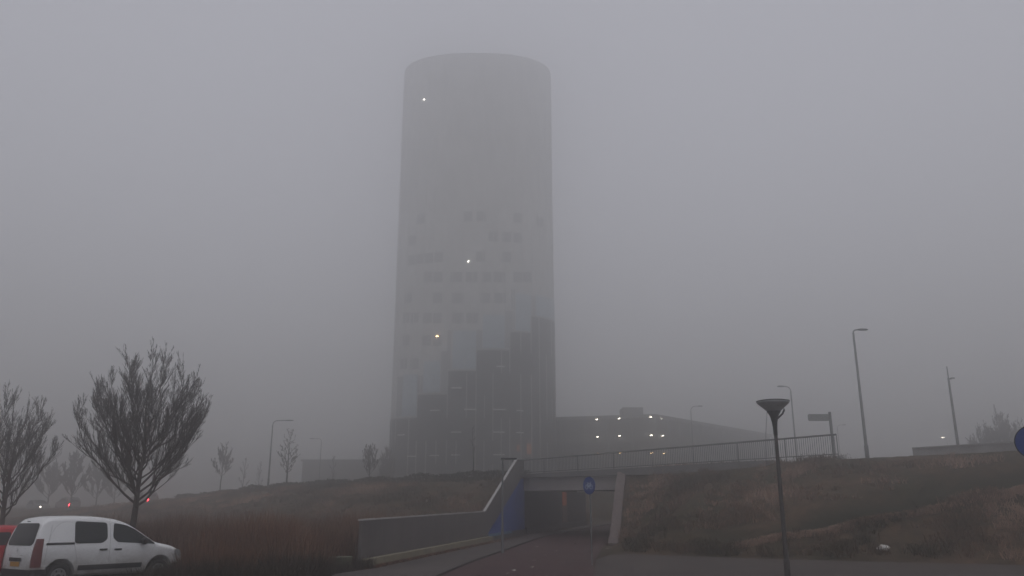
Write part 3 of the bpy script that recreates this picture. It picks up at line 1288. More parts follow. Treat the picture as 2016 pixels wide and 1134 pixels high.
def bare_tree(name, base, height, width, fork, seed, label, group=None, nlimb=13, dens=1.0, thick=1.0, twig=.006, shape='egg', lean=0.0):
    rd = random.Random(seed)
    root = thing(name, label, 'tree', base, rd.uniform(0, 6.28), group)
    tr_ = MB()
    cw = MB()
    r0 = .016 * height * thick + .01
    top = height

    def env(z):
        t = (z - fork) / (top - fork)
        if shape == 'egg':
            return width / 2 * lerp_tab([(0, .12), (.15, .55), (.38, 1.0), (.6, .94), (.8, .72), (.93, .46), (1, .16)], t)
        return width / 2 * lerp_tab([(0, .35), (.18, 1.0), (.5, .72), (.8, .32), (1, .05)], t)

    # trunk and leader
    pts, rad = [], []
    n = 9
    lead = top * (.8 if shape == 'egg' else .97)
    x = y = 0
    for i in range(n + 1):
        z = lead * i / n
        if z > fork:
            x += rd.uniform(-1, 1) * .035 * height / n * 2
            y += rd.uniform(-1, 1) * .035 * height / n * 2
        pts.append(Vector((x, y, z)))
        rad.append(max(twig * 1.3, r0 * (1.25 if i == 0 else 1) * (1 - i / n) ** .8))
    kf = max(2, int(n * fork / lead) + 1)
    tr_.tube(pts[:kf + 1], rad[:kf + 1], 10)
    cw.tube(pts[kf:], rad[kf:], 7)

    def leaderat(z):
        i = min(n - 1, max(0, int(z / lead * n)))
        f = z / lead * n - i
        return pts[i].lerp(pts[i + 1], max(0, min(1, f)))

    def twigs(p, d, L, r, lvl):
        k = 4 if lvl < 2 else 3
        q = [p.copy()]
        dd = d.copy()
        for i in range(k):
            dd = (dd + Vector((rd.gauss(0, .065), rd.gauss(0, .065), rd.gauss(.085, .05)))).normalized()
            q.append(q[-1] + dd * (L / k))
        rr_ = [max(twig, r * (1 - .75 * i / k)) for i in range(k + 1)]
        cw.tube(q, rr_, 3 if lvl > 1 else 5, False)
        if lvl >= 3:
            return
        nch = int(round({0: 13, 1: 11, 2: 4}[lvl] * dens))
        for c in range(nch):
            t = rd.uniform(.18, 1.0)
            i = min(k - 1, int(t * k))
            pp = q[i].lerp(q[i + 1], t * k - i)
            ax = dd.cross(Vector((rd.gauss(0, 1), rd.gauss(0, 1), rd.gauss(0, 1)))).normalized()
            nd = rot_about((q[i + 1] - q[i]).normalized(), ax, rd.uniform(.18, .5))
            nd = (nd + Vector((0, 0, .2))).normalized()
            LL = L * rd.uniform(.3, .6) * (1.1 - .4 * t)
            e_ = pp + nd * LL
            if math.hypot(e_.x, e_.y) > env(min(top, max(fork + .2, e_.z))) * 1.12 or e_.z > top * 1.01:
                LL *= .55
            twigs(pp, nd, LL, r * (1 - .7 * t) * .45, lvl + 1)

    ga = rd.uniform(0, 6.28)
    for i in range(nlimb):
        f = i / (nlimb - 1)
        z0 = fork + (lead - fork) * (f ** 1.15) * (.62 if shape == 'egg' else .93)
        ga += 2.4 + rd.uniform(-.35, .35)
        p = leaderat(z0)
        if shape == 'egg':
            # tip on the envelope; low limbs spread wide, upper ones climb
            zt = fork + (top - fork) * min(.98, (.40 + .58 * f + rd.uniform(-.06, .06)))
            er = env(zt) * rd.uniform(.82, 1.0)
        else:
            zt = min(top * .99, z0 + (top - fork) * (.16 + .05 * rd.random()))
            er = env(z0) * rd.uniform(.8, 1.0)
        tip = Vector((math.cos(ga) * er, math.sin(ga) * er, zt))
        k = 7
        mid = p.lerp(tip, .5) + Vector((math.cos(ga), math.sin(ga), 0)) * er * .16 - Vector((0, 0, .04 * height if shape == 'egg' else 0))
        q = []
        for j in range(k + 1):
            t = j / k
            b_ = p * (1 - t) ** 2 + mid * 2 * t * (1 - t) + tip * t * t
            if j:
                b_ += Vector((rd.gauss(0, 1), rd.gauss(0, 1), rd.gauss(0, .6))) * .008 * height
            q.append(b_)
        rl_ = max(twig * 2, r0 * (.35 - .18 * f))
        cw.tube(q, [max(twig, rl_ * (1 - .85 * j / k)) for j in range(k + 1)], 6, False)
        L = (tip - p).length
        nb = int((25 if shape == 'egg' else 12) * dens)
        for c in range(nb):
            t = rd.uniform(.16, 1.0)
            j = min(k - 1, int(t * k))
            pp = q[j].lerp(q[j + 1], t * k - j)
            dd = (q[j + 1] - q[j]).normalized()
            ax = dd.cross(Vector((rd.gauss(0, 1), rd.gauss(0, 1), rd.gauss(0, 1)))).normalized()
            nd = (rot_about(dd, ax, rd.uniform(.25, .65)) + Vector((0, 0, .3))).normalized()
            twigs(pp, nd, L * rd.uniform(.2, .42) * (1.1 - .45 * t), rl_ * (1 - .7 * t) * .5, 1 if L > 1.2 else 2)
    t_ = tr_.build('trunk', M_bark, root, smooth=True)
    cw.build('crown', M_twig, root)
    return root


b_ = at(257, 1075, 27.5)
zt = at(290, 690, 27.5).z
bare_tree('bare_tree', (b_.x, 27.5, 0), zt, 4.55, 1.95, 3, 'large dark bare tree with dense upswept crown behind the white van', None, 26, .93, 1.0, .0029)
b_ = at(-2, 1075, 31)
zt = at(36, 762, 31).z
bare_tree('bare_tree', (b_.x, 31, 0), zt, 3.1, 1.5, 11, 'bare tree cut by the left picture edge beside the large tree', None, 18, .85, .95, .0029)
SMALL = 'small bare trees on the embankment crest'


def crest_tree(px, pyb, pyt, wpx, Y, seed, label, shape='cone', nl=14, dens=.8, thick=.9, tw_=.011, fork=.25):
    b_ = at(px, pyb, Y)
    g = min(b_.z, HT(b_.x, Y))
    h_ = at(px, pyt, Y).z - g
    return bare_tree('small_tree', (b_.x, Y, g - .05), h_, wpx / 1604 * Y, h_ * fork, seed, label, SMALL, nl, dens, thick, tw_, shape)


crest_tree(563, 966, 843, 50, 75, 21, 'small bare tree right of the flat armed street lamp, clear side branches', nl=20)
crest_tree(727, 952, 868, 38, 70, 22, 'small egg crowned bare tree left of the tower foot', 'egg', 13, .5, .8, .008)
crest_tree(432, 976, 872, 42, 86, 23, 'faint slender bare tree left of the flat armed street lamp', 'egg', 10, .6, .8, .013, .42)
crest_tree(932, 948, 838, 16, 62, 24, 'thin bare sapling standing against the dark tower foot', 'cone', 6, .35, .8, .009, .5)
crest_tree(655, 950, 896, 22, 105, 25, 'faint small tree in front of the low building', 'cone', 10, .5, .9, .018)
crest_tree(478, 968, 900, 26, 118, 26, 'very faint narrow tree between two trees on the left crest', 'cone', 12, .7, .9, .02)
crest_tree(508, 968, 908, 20, 122, 27, 'very faint narrow tree just left of the flat armed lamp', 'cone', 12, .7, .9, .02)
crest_tree(762, 950, 880, 34, 112, 28, 'dark shrubby tree at the left corner of the tower', 'egg', 12, .8, .9, .022, .15)
FAR = 'bare trees fading into fog at the left'
for px, pyt, wpx, Y, sd, lb_ in ((140, 888, 60, 96, 31, 'foggy bare tree between the two large trees, above the red tail light'),
                               (95, 905, 60, 104, 32, 'foggy bare tree behind the crown of the tree at the left edge'),
                               (190, 900, 60, 108, 33, 'foggy bare tree just left of the large dark tree'),
                               (225, 915, 50, 118, 34, 'foggy bare tree hidden behind the large dark crown')):
    b_ = at(px, 985, Y)
    g = min(b_.z, HT(b_.x, Y))
    o = bare_tree('foggy_tree', (b_.x, Y, g - .1), at(px, pyt, Y).z - g, wpx / 1604 * Y, 1.2, sd, lb_, FAR, 13, .8, .9, .02)
b_ = at(1985, 890, 88)
g = HT(b_.x, 88)
bare_tree('foggy_tree', (b_.x, 88, 0), at(1985, 815, 88).z, 5.6, 2.0, 41, 'faint wide bare tree above the parapet at the right edge', FAR + ' and right', 18, .9, .9, .014)
b_ = at(1935, 890, 96)
bare_tree('foggy_tree', (b_.x, 96, 0), at(1935, 842, 96).z, 4.0, 1.5, 42, 'fainter low bare tree left of the wide one above the parapet', FAR + ' and right', 15, .9, .9, .014)


# ------------------------------------------------------------------ blades: grass, reeds, hedge, weeds
def blades(name, n, place, mat_, label=None, cat=None, kind='stuff', seed=1):
    rd = random.Random(seed)
    v, f, tint = [], [], []
    for i in range(n):
        r_ = place(rd)
        if r_ is None:
            continue
        (x, y, z), L, w, bend, tn, curl = r_
        an = rd.uniform(0, 6.283)
        la = rd.uniform(0, 6.283)
        dx, dy = math.cos(an) * w, math.sin(an) * w
        lx, ly = math.cos(la) * bend, math.sin(la) * bend
        k = len(v)
        h1 = L * .55
        h2 = L * (1 - curl)
        v += [(x - dx, y - dy, z), (x + dx, y + dy, z), (x + dx * .7 + lx * .35, y + dy * .7 + ly * .35, z + h1), (x - dx * .7 + lx * .35, y - dy * .7 + ly * .35, z + h1), (x + lx, y + ly, z + h2)]
        f += [(k, k + 1, k + 2, k + 3), (k + 3, k + 2, k + 4)]
        tint += [tn] * 5
    me = bpy.data.meshes.new(name)
    me.from_pydata(v, [], f)
    a_ = me.attributes.new('tint', 'FLOAT', 'POINT')
    a_.data.foreach_set('value', tint)
    me.materials.append(mat_)
    o = bpy.data.objects.new(name, me)
    COL.objects.link(o)
    tag(o, label, cat, None, kind)
    return o


M_dry = tinted('dry_grass_blades', [(0, (.030, .030, .015)), (.3, (.072, .053, .033)), (.6, (.165, .104, .073)), (1, (.38, .26, .20))])
M_reed = tinted('reed_blades', [(0, (.028, .016, .011)), (.5, (.118, .060, .038)), (1, (.27, .155, .105))])
M_weed = tinted('weed_blades', [(0, (.018, .016, .012)), (.6, (.045, .036, .026)), (1, (.085, .065, .05))])
M_hedge = tinted('hedge_leaves', [(0, (.018, .022, .014)), (1, (.05, .05, .035))])

# tussocks on the bank
rdc = random.Random(77)
clumps = []
while len(clumps) < 4200:
    if rdc.random() < .62:
        s = rdc.uniform(6.5, 52)
    else:
        s = rdc.uniform(-52, 2)
    w = rdc.uniform(wf(s) + .3, 2.2)
    x, y = xy(s, w)
    if in_cut(x, y) or abs(x - XL(y)) < .7 or abs(x - XR(y)) < .65:
        continue
    if y < 20 or (x > 2 and y < FR(x) + .25) or (s < 8 and x > XL(y) and x < XR(y) + .6):
        continue
    d = track_d(x, y) if x > 6 else 99
    if -1.6 < d < .12 or (s > 20.5 and w > -.95):
        continue
    big = hnoise(x * .6 + 3, y * .6)
    dens_ = .55 + .45 * big
    if rdc.random() > max(.12, dens_ + .15):
        continue
    green = hnoise(x * .25 + 9, y * .3 + 4)
    if 0.15 < d < .8:
        green = .6
    if rdc.random() > .55 + .6 * hnoise(x * 1.4, y * 1.6 + 3):
        continue
    clumps.append((x, y, HT(x, y), .5 + .5 * big, green + rdc.gauss(0, .25), rdc.uniform(.6, 1.5)))


for i in range(800):
    k = rdc.randrange(len(track) - 2)
    p = track[k].lerp(track[k + 1], rdc.random())
    o_ = rdc.uniform(.25, .6)
    dn = Vector((track[k + 1].y - track[k].y, track[k].x - track[k + 1].x)).normalized()
    x, y = p.x + dn.x * o_, p.y + dn.y * o_
    if y > FR(x) + .2:
        clumps.append((x, y, HT(x, y), .5, rdc.uniform(-1.6, -.9), .55))


def place_bank(rd):
    x, y, z, bg, green, sz = clumps[rd.randrange(len(clumps))]
    rr_ = rd.gauss(0, .2) * sz
    an = rd.uniform(0, 6.28)
    L = rd.uniform(.25, .55) * (.65 + .5 * bg) * sz
    patch_ = .62 * hnoise(x * .55 + 1, y * .5) + .38 * hnoise(x * 1.9 + 5, y * 2.1)
    tn = .43 + .2 * rd.random() + .62 * patch_ - .3 * green
    return (x + rr_ * math.cos(an), y + rr_ * math.sin(an), z - .03), L, rd.uniform(.008, .017), L * rd.uniform(.5, 1.0), tn, rd.uniform(.3, .75)


blades('bank_grass', 130000, place_bank, M_dry, 'rough dry brown grass tussocks covering the embankment slopes', 'grass', seed=3)


# reeds left of the wall
def place_reed(rd):
    y = 21.5 + 24 * rd.random() ** 1.2
    xr = (XL(y) - .55) if y > 26.5 else -5.5 - (27 - y) * .25
    x = rd.uniform(-.44 * y - 2.5, xr)
    if y < 28 and x < -9.3 - (y - 24) * .2:
        return None
    if sw(x, y)[1] > wf(sw(x, y)[0]) + 2.5:
        return None
    edge = sm((xr - x) / 1.0)
    n_ = .6 * hnoise(x * .5, y * .4 + 2) + .5 * hnoise(x * 1.7, y * 1.3)
    if rd.random() > .75 + .5 * n_:
        return None
    L = rd.uniform(.6, 1.8) * (.9 + .4 * n_) * (.8 + .2 * edge)
    if y < 24:
        L *= .75
    return (x, y, H(x, y) - .03), L, rd.uniform(.006, .014), L * rd.uniform(.05, .4), .15 + .6 * rd.random() + .3 * n_, rd.uniform(0, .12)


blades('reeds', 85000, place_reed, M_reed, 'tall rusty brown reeds between the van and the retaining wall', 'reeds', seed=4)


# dark weeds in front of the van and along the verge
def place_weed(rd):
    u, o_ = rd.uniform(-.5, 9.5), rd.uniform(.3, 3.0)
    x = -12.32 + .588 * u + .809 * o_
    y = 21.37 + .809 * u - .588 * o_
    if rd.random() < .45:
        u = 6
        y = rd.uniform(19.5, 25)
        x = rd.uniform(-9.2, -5.3)
    if y < 26.5 and x > -5.0 or y > 27.2:
        return None
    n_ = hnoise(x * 1.3, y * 1.1)
    L = rd.uniform(.2, .62) * (1 + .4 * n_) * lerp_tab([(0, .35), (1.2, .4), (2.2, .7), (3.6, 1.0), (5, 1.4), (9, 1.2)], u)
    if o_ > 2.2:
        L *= .7
    return (x, y, -.02), L, rd.uniform(.005, .011), L * rd.uniform(.1, .6), rd.random() * (.8 + .3 * n_), rd.uniform(0, .25)


blades('weeds', 44000, place_weed, M_weed, 'dark dead weeds along the car park edge before the van', 'weeds', seed=6)


# leaf litter along the plinth
def place_litter(rd):
    y = rd.uniform(26.5, 46)
    x = XL(y) + .3 + abs(rd.gauss(0, .2))
    return (x, y, .02), rd.uniform(.03, .12), rd.uniform(.02, .05), rd.uniform(.03, .1), rd.random(), .2


blades('leaf_litter', 7000, place_litter, M_reed, 'brown fallen leaves drifted along the foot of the retaining wall', 'leaves', seed=8)


# hedge on the crest, left
def place_hedge(rd):
    s = -48 + 47.3 * rd.random()
    w = 2.2 + rd.uniform(-.45, .45)
    x, y = xy(s, w)
    top = .62 + .12 * hnoise(s * 1.3, 2) + .1 * hnoise(s * 3.1, 5)
    return (x, y, zc(s) + rd.random() * top), rd.uniform(.08, .2), rd.uniform(.03, .06), rd.uniform(.05, .2), rd.random(), rd.uniform(0, .5)


hd = blades('hedge', 16000, place_hedge, M_hedge, 'low dark clipped hedge along the left embankment crest', 'hedge', None, seed=9)

# weeds tufts on the railing foot / crest right
# ------------------------------------------------------------------ small things on the ground
p = on_ground(1740, 1087)
mb = MB()
rb = random.Random(3)
prof = [(.10, -.02), (.2, .03), (.21, .10), (.14, .17), (.05, .2), (0.0, .2)]
mb.lathe((0, 0, 0), prof, 14)
for i, v in enumerate(mb.v):
    j = 1 + .22 * math.sin(v[0] * 31 + v[2] * 23) + .12 * rb.random()
    mb.v[i] = (v[0] * j * 1.0, v[1] * j * .65, .85 * v[2] * (1 + .2 * rb.random()))
o = mb.build('plastic_bag', M_bag, smooth=True)
o.location = (p.x, p.y, p.z + .08)
tag(o, 'crumpled white plastic bag lying at the foot of the right bank', 'bag')
lit = [(1047, 1117), (1012, 1124), (1050, 1104), (1073, 1093), (1095, 1085), (1116, 1078), (1134, 1071), (973, 1070), (1195, 1081), (1057, 1077), (1000, 1130)]
ll = ['scrap of pale litter on the red path', 'pale litter scrap on the sidewalk beside the path lamp', 'pale litter scrap on the grey verge right of the cycle sign']
for i, (px, py) in enumerate(lit):
    r_ = ray(px, py)
    t = (.025 - CAMZ) / r_.z
    q = Vector((0, 0, CAMZ)) + r_ * t
    lbl = ll[0]
    zz_ = .02
    if px == 973:
        lbl, zz_ = ll[1], .08
    if px == 1195:
        lbl, zz_ = ll[2], .03
    mb = MB()
    w_ = rb.uniform(.06, .12)
    a_ = rb.uniform(0, 3)
    pts = [(math.cos(a_ + k * 1.05) * w_ * rb.uniform(.6, 1.2), math.sin(a_ + k * 1.05) * w_ * rb.uniform(.6, 1.2), rb.uniform(.0, .05)) for k in range(6)]
    for k in range(6):
        mb.face((0, 0, .03), pts[k], pts[(k + 1) % 6])
    o = mb.build('litter_scrap', M_litter)
    o.location = (q.x, q.y, zz_)
    tag(o, lbl, 'litter', 'pale litter scraps on the path')
q = at(445, 1131, 21.5)
mb = MB()
mb.lathe((0, 0, 0), [(.03, 0), (.07, .03), (.06, .08), (.03, .1), (0, .1)], 7)
o = mb.build('paper_scrap', M_litter, smooth=True)
o.location = (q.x, q.y, max(.0, q.z - .08))
tag(o, 'crumpled pale paper caught in the weeds right of the van', 'litter')


# ------------------------------------------------------------------ vehicles
class Body:
    """a car body given by a roof line, a sill line and a tumblehome"""

    def __init__(s, length, W, roof, sill, tumble, plan, rear_lean, corner=.16):
        s.L, s.W, s.roof, s.sill, s.tum, s.plan, s.rl, s.c = length, W, roof, sill, tumble, plan, rear_lean, corner

    def half(s, x, z):
        return s.W * lerp_sm(s.plan, x) * lerp_sm(s.tum, z)

    def shift(s, x, z):
        return lerp_sm(s.rl, z) * max(0, 1 - x / .7) ** 1.5

    def side(s, x, z):
        """point on the side skin (right)"""
        return Vector((x, -s.half(x, z), z))

    def section(s, x, nv=30):
        zt, zb = lerp_sm(s.roof, x), lerp_sm(s.sill, x)
        c = min(s.c, (zt - zb) * .35)
        pts = [(0, zb), (s.half(x, zb) * .6, zb), (s.half(x, zb) * .93, zb)]
        zs = zb + .05
        k = 16
        for i in range(k + 1):
            z = zs + (zt - c - zs) * i / k
            pts.append((s.half(x, z), z))
        yo = s.half(x, zt - c)
        for i in range(1, 7):
            a_ = math.pi / 2 * i / 6
            pts.append((yo - c * 1.3 * (1 - math.cos(a_)), zt - c + c * math.sin(a_)))
        ye = pts[-1][0]
        for f in (.66, .33, 0):
            pts.append((ye * f, zt + .03 * (1 - f * f)))
        return pts

    def mesh(s):
        v, f = [], []
        xs = [s.L * (i / 90) for i in range(91)]
        xs[0] = .0
        secs = []
        for x in xs:
            half = s.section(x)
            full = [(-y_, z_) for y_, z_ in half] + [(y_, z_) for y_, z_ in reversed(half[1:-1])]
            secs.append([(x + s.shift(x, z_), y_, z_) for y_, z_ in full])
        n = len(secs[0])
        # domed rear and front ends
        def scaled(sec, ky, dx):
            return [(p[0] + dx, p[1] * ky, p[2]) for p in sec]
        rear = [scaled(secs[0], k_, -.035 * (1 - k_ * k_)) for k_ in (.02, .3, .6, .85, .95)]
        front = [scaled(secs[-1], k_, .10 * (1 - k_ * k_)) for k_ in (.97, .9, .7, .4, .02)]
        allr = rear + secs + front
        for r_ in allr:
            v += r_
        for i in range(len(allr) - 1):
            for j in range(n):
                q = (j + 1) % n
                f.append((i * n + j, i * n + q, (i + 1) * n + q, (i + 1) * n + j))
        f.append(tuple(reversed(range(n))))
        f.append(tuple(len(v) - n + j for j in range(n)))
        return v, f

    def rear_pt(s, y_, z_, off_=.008):
        h0 = s.half(0, z_)
        ky = min(1, abs(y_) / h0)
        return Vector((s.shift(0, z_) - .035 * (1 - ky * ky) - off_, y_, z_))


def lerp_sm(t, v):
    if v <= t[0][0]:
        return t[0][1]
    for i in range(len(t) - 1):
        a_, b2 = t[i], t[i + 1]
        if v <= b2[0]:
            h = b2[0] - a_[0]
            u = (v - a_[0]) / h
            # monotone-ish cubic hermite
            def slope(k):
                if k <= 0 or k >= len(t) - 1:
                    return 0
                d0 = (t[k][1] - t[k - 1][1]) / (t[k][0] - t[k - 1][0])
                d1 = (t[k + 1][1] - t[k][1]) / (t[k + 1][0] - t[k][0])
                return 0 if d0 * d1 <= 0 else 2 * d0 * d1 / (d0 + d1)
            m0, m1 = slope(i) * h, slope(i + 1) * h
            if i == 0:
                m0 = (b2[1] - a_[1])
            if i == len(t) - 2:
                m1 = (b2[1] - a_[1])
            u2, u3 = u * u, u * u * u
            return a_[1] * (2 * u3 - 3 * u2 + 1) + m0 * (u3 - 2 * u2 + u) + b2[1] * (-2 * u3 + 3 * u2) + m1 * (u3 - u2)
    return t[-1][1]


def round_poly(pts, r=.06, n=4):
    out = []
    k = len(pts)
    for i in range(k):
        p = Vector(pts[i])
        a_ = Vector(pts[i - 1]) - p
        b2 = Vector(pts[(i + 1) % k]) - p
        ra = min(r, a_.length * .45, b2.length * .45)
        pa_, pb_ = p + a_.normalized() * ra, p + b2.normalized() * ra
        for j in range(n + 1):
            t = j / n
            out.append(pa_ * (1 - t) ** 2 + p * 2 * t * (1 - t) + pb_ * t * t)
    return out


def patch(mb, poly, fn, rings=5):
    """fill a 2D polygon (star-shaped about its middle) mapped by fn on a curved skin"""
    c = Vector((sum(p[0] for p in poly) / len(poly), sum(p[1] for p in poly) / len(poly)))
    # subdivide edges
    pl = []
    for p, q in zip(poly, poly[1:] + poly[:1]):
        p, q = Vector(p), Vector(q)
        m_ = max(1, int((q - p).length / .12))
        for i in range(m_):
            pl.append(p.lerp(q, i / m_))
    n = len(pl)
    k0 = len(mb.v)
    for r_ in range(rings + 1):
        f_ = (r_ + .6) / (rings + .6)
        for p in pl:
            mb.v.append(tuple(fn(*(c.lerp(p, f_)))))
    for r_ in range(rings):
        for i in range(n):
            j = (i + 1) % n
            mb.f.append((k0 + r_ * n + i, k0 + r_ * n + j, k0 + (r_ + 1) * n + j, k0 + (r_ + 1) * n + i))
            mb.m.append(mb.mi)
    mb.f.append(tuple(k0 + i for i in reversed(range(n))))
    mb.m.append(mb.mi)


def carve(obj, spots):
    """cut wheel arches (x, z, r) through the body sides"""
    mb = MB()
    for x, z, r_, yc in spots:
        pts = [(x, yc - .28, z), (x, yc + .28, z)]
        mb.tube(pts, r_, 40)
    cut = mb.build('cutter', M_black)
    for q in (obj, cut):
        bmm = bmesh.new()
        bmm.from_mesh(q.data)
        bmesh.ops.remove_doubles(bmm, verts=bmm.verts, dist=1e-5)
        bmesh.ops.recalc_face_normals(bmm, faces=bmm.faces)
        bmm.to_mesh(q.data)
        bmm.free()
    bm_ = obj.modifiers.new('b', 'BOOLEAN')
    bm_.operation = 'DIFFERENCE'
    bm_.object = cut
    bm_.solver = 'EXACT'
    dg = bpy.context.evaluated_depsgraph_get()
    new = bpy.data.meshes.new_from_object(obj.evaluated_get(dg))
    obj.modifiers.clear()
    if len(new.polygons) > 50:
        obj.data = new
    me_ = cut.data
    bpy.data.objects.remove(cut)
    bpy.data.meshes.remove(me_)


def wheel(parent, x, y_, r_, side):
    t_ = MB()
    w_ = .2
    def cyl(mb, prof):
        n = len(mb.v)
        sd = 28
        for rr_, yy in prof:
            for j in range(sd):
                an = 2 * math.pi * j / sd
                mb.v.append((x + rr_ * math.cos(an), y_ + yy * side, r_ + rr_ * math.sin(an)))
        for i in range(len(prof) - 1):
            for j in range(sd):
                q = (j + 1) % sd
                mb.f.append((n + i * sd + j, n + i * sd + q, n + (i + 1) * sd + q, n + (i + 1) * sd + j))
                mb.m.append(0)
    cyl(t_, [(r_ * .6, -w_ / 2), (r_ * .94, -w_ / 2), (r_, -w_ * .35), (r_, w_ * .35), (r_ * .94, w_ / 2), (r_ * .66, w_ / 2), (r_ * .62, w_ * .35)])
    wh = t_.build('wheel', M_rubber, parent, smooth=True)
    rm = MB()
    cyl(rm, [(r_ * .63, w_ * .36), (r_ * .6, w_ * .42), (r_ * .5, w_ * .3), (r_ * .2, w_ * .38), (.001, w_ * .4)])
    rm.build('rim', M_rim, wh, smooth=True)
    hb = MB()
    cyl(hb, [(r_ * .17, w_ * .39), (r_ * .16, w_ * .46), (.001, w_ * .46)])
    for k_ in range(6):
        an = k_ * math.pi / 3
        cx_, cz_ = x + r_ * .42 * math.cos(an), r_ + r_ * .42 * math.sin(an)
        n = len(hb.v)
        for j in range(8):
            a2 = j * math.pi / 4
            hb.v.append((cx_ + r_ * .075 * math.cos(a2), y_ + w_ * .42 * side, cz_ + r_ * .1 * math.sin(a2)))
        hb.f.append(tuple(range(n, n + 8)))
        hb.m.append(0)
    hb.build('hub_cap', M_black, wh)
    return wh


# --- white van: local x forward, right side is -y
van_body = Body(
    4.38, .90,
    [(0, 1.58), (.06, 1.70), (.18, 1.765), (.45, 1.80), (1.1, 1.815), (1.65, 1.80), (2.1, 1.75), (2.42, 1.655), (2.78, 1.46), (3.08, 1.265), (3.33, 1.115), (3.46, 1.075), (3.78, 1.01), (4.08, .915), (4.27, .80), (4.38, .62)],
    [(0, .34), (.3, .30), (3.9, .27), (4.38, .30)],
    [(.25, .93), (.42, .985), (.62, 1.0), (.95, .995), (1.12, .975), (1.4, .91), (1.66, .835), (1.82, .78)],
    [(0, .945), (.08, .972), (.25, .995), (.6, 1.0), (3.2, 1.0), (3.7, .985), (4.0, .93), (4.2, .845), (4.32, .74), (4.38, .64)],
    [(.3, .03), (.55, .0), (.85, .005), (1.08, .03), (1.7, .20), (1.82, .25)], .13)
van = thing('van', 'white panel van, dirty along the sill, parked at left before the reeds', 'van', (0, 0, 0))
v_, f_ = van_body.mesh()
mb = MB()
mb.v, mb.f, mb.m = v_, f_, [0] * len(f_)
body = mb.build('body', M_van, van, smooth=True)
carve(body, [(.70, .34, .40, -.78), (3.50, .34, .40, -.78), (.70, .34, .40, .78), (3.50, .34, .40, .78)])
body.data.polygons.foreach_set('use_smooth', [True] * len(body.data.polygons))
vmat = body.data.materials
if len(vmat) == 0:
    vmat.append(M_van)


def vs(x, z, o_=.007):
    return Vector((x + van_body.shift(x, z), -van_body.half(x, z) - o_, z))


def vsl(x, z, o_=.007):
    p = vs(x, z, o_)
    return Vector((p.x, -p.y, p.z))


def side_patch(name, poly, m_, o_=.007, r=.06, label=None, parent=None, both=True):
    o = None
    for fn in ((vs, vsl) if both else (vs,)):
        mb = MB()
        patch(mb, round_poly(poly, r), lambda a_, b2: fn(a_, b2, o_))
        o = mb.build(name, m_, parent or van, smooth=True)
    return o


# side glass
side_patch('side_window', [(1.0, 1.12), (1.76, 1.115), (1.90, 1.22), (1.88, 1.655), (1.0, 1.70)], M_glass, .007, .09)
side_patch('front_window', [(2.05, 1.25), (2.18, 1.13), (3.30, 1.05), (3.28, 1.085), (2.68, 1.47), (2.42, 1.585), (2.07, 1.64)], M_glass, .007, .06)
side_patch('window_divider', [(2.80, 1.085), (2.835, 1.085), (2.835, 1.37), (2.80, 1.39)], M_black, .011, .005)
side_patch('slide_rail', [(.26, 1.10), (1.0, 1.10), (1.0, 1.155), (.26, 1.155)], M_black, .012, .012)
side_patch('rub_strip', [(1.15, .43), (2.95, .43), (2.95, .56), (1.15, .56)], M_black, .02, .03)
side_patch('door_handle', [(1.68, .92), (1.90, .92), (1.90, .97), (1.68, .97)], M_black, .03, .02)
side_patch('door_handle', [(2.09, .91), (2.31, .91), (2.31, .96), (2.09, .96)], M_black, .03, .02)


# thin seams as slim strips
def seam(pts, o_=.004, w_=.006):
    for fn in (vs, vsl):
        mb = MB()
        q = []
        for (a_, b2), (c_, d_) in zip(pts, pts[1:]):
            n = max(2, int(math.hypot(c_ - a_, d_ - b2) / .08))
            for i in range(n):
                q.append(fn(a_ + (c_ - a_) * i / n, b2 + (d_ - b2) * i / n, -.003))
        q.append(fn(*pts[-1], -.003))
        mb.tube(q, w_, 5)
        mb.build('seam', M_black, van)


M_seam = mat('seam_grey', (.2, .2, .2), .7)
for pts in ([(1.98, .36), (1.98, 1.15), (1.96, 1.70)], [(1.12, .6), (1.06, .9), (1.0, 1.1)], [(.33, 1.16), (.35, 1.35), (.46, 1.55), (.66, 1.67), (1.0, 1.71)], [(3.28, .5), (3.2, .8), (3.3, 1.03)], [(.28, .62), (.30, 1.1), (.36, 1.6)]):
    seam(pts, 0, .0045)
for o in list(bpy.data.objects):
    if o.name.startswith('seam'):
        o.data.materials[0] = M_seam

# rear: window, lamps, plate, bumper


def vr(y_, z_, o_=.008):
    return van_body.rear_pt(y_, z_, o_)


mb = MB()
patch(mb, round_poly([(-.64, 1.09), (.64, 1.09), (.73, 1.17), (.64, 1.60), (.57, 1.655), (-.57, 1.655), (-.64, 1.60), (-.73, 1.17)], .09), lambda a_, b2: vr(a_, b2, .01))
mb.build('rear_window', M_glass, van, smooth=True)
mb = MB()
patch(mb, round_poly([(-.34, .70), (.34, .70), (.34, .79), (-.34, .79)], .02), lambda a_, b2: vr(a_, b2, .035))
mb.build('grip_bar', M_black, van)
mb = MB()
patch(mb, round_poly([(-.26, .57), (.26, .57), (.26, .685), (-.26, .685)], .01), lambda a_, b2: vr(a_, b2, .02))
tag(mb.build('number_plate', M_platey, van), 'orange yellow number plate')
mb = MB()
patch(mb, round_poly([(-.10, 1.685), (.10, 1.685), (.10, 1.71), (-.10, 1.71)], .01), lambda a_, b2: vr(a_, b2, .02))
mb.build('brake_light', M_black, van)
mb = MB()
for z_ in (.955, .995):
    for sg in (-1, 1):
        patch(mb, [(0, z_ + .03), (sg * .05, z_ - .01), (sg * .05, z_ - .025), (0, z_ + .013)], lambda a_, b2: vr(a_, b2, .014), 1)
mb.build('emblem', M_rim, van)
mb = MB()
patch(mb, round_poly([(.18, .84), (.34, .845), (.34, .855), (.18, .852)], .003), lambda a_, b2: vr(-a_, b2, .008), 1)
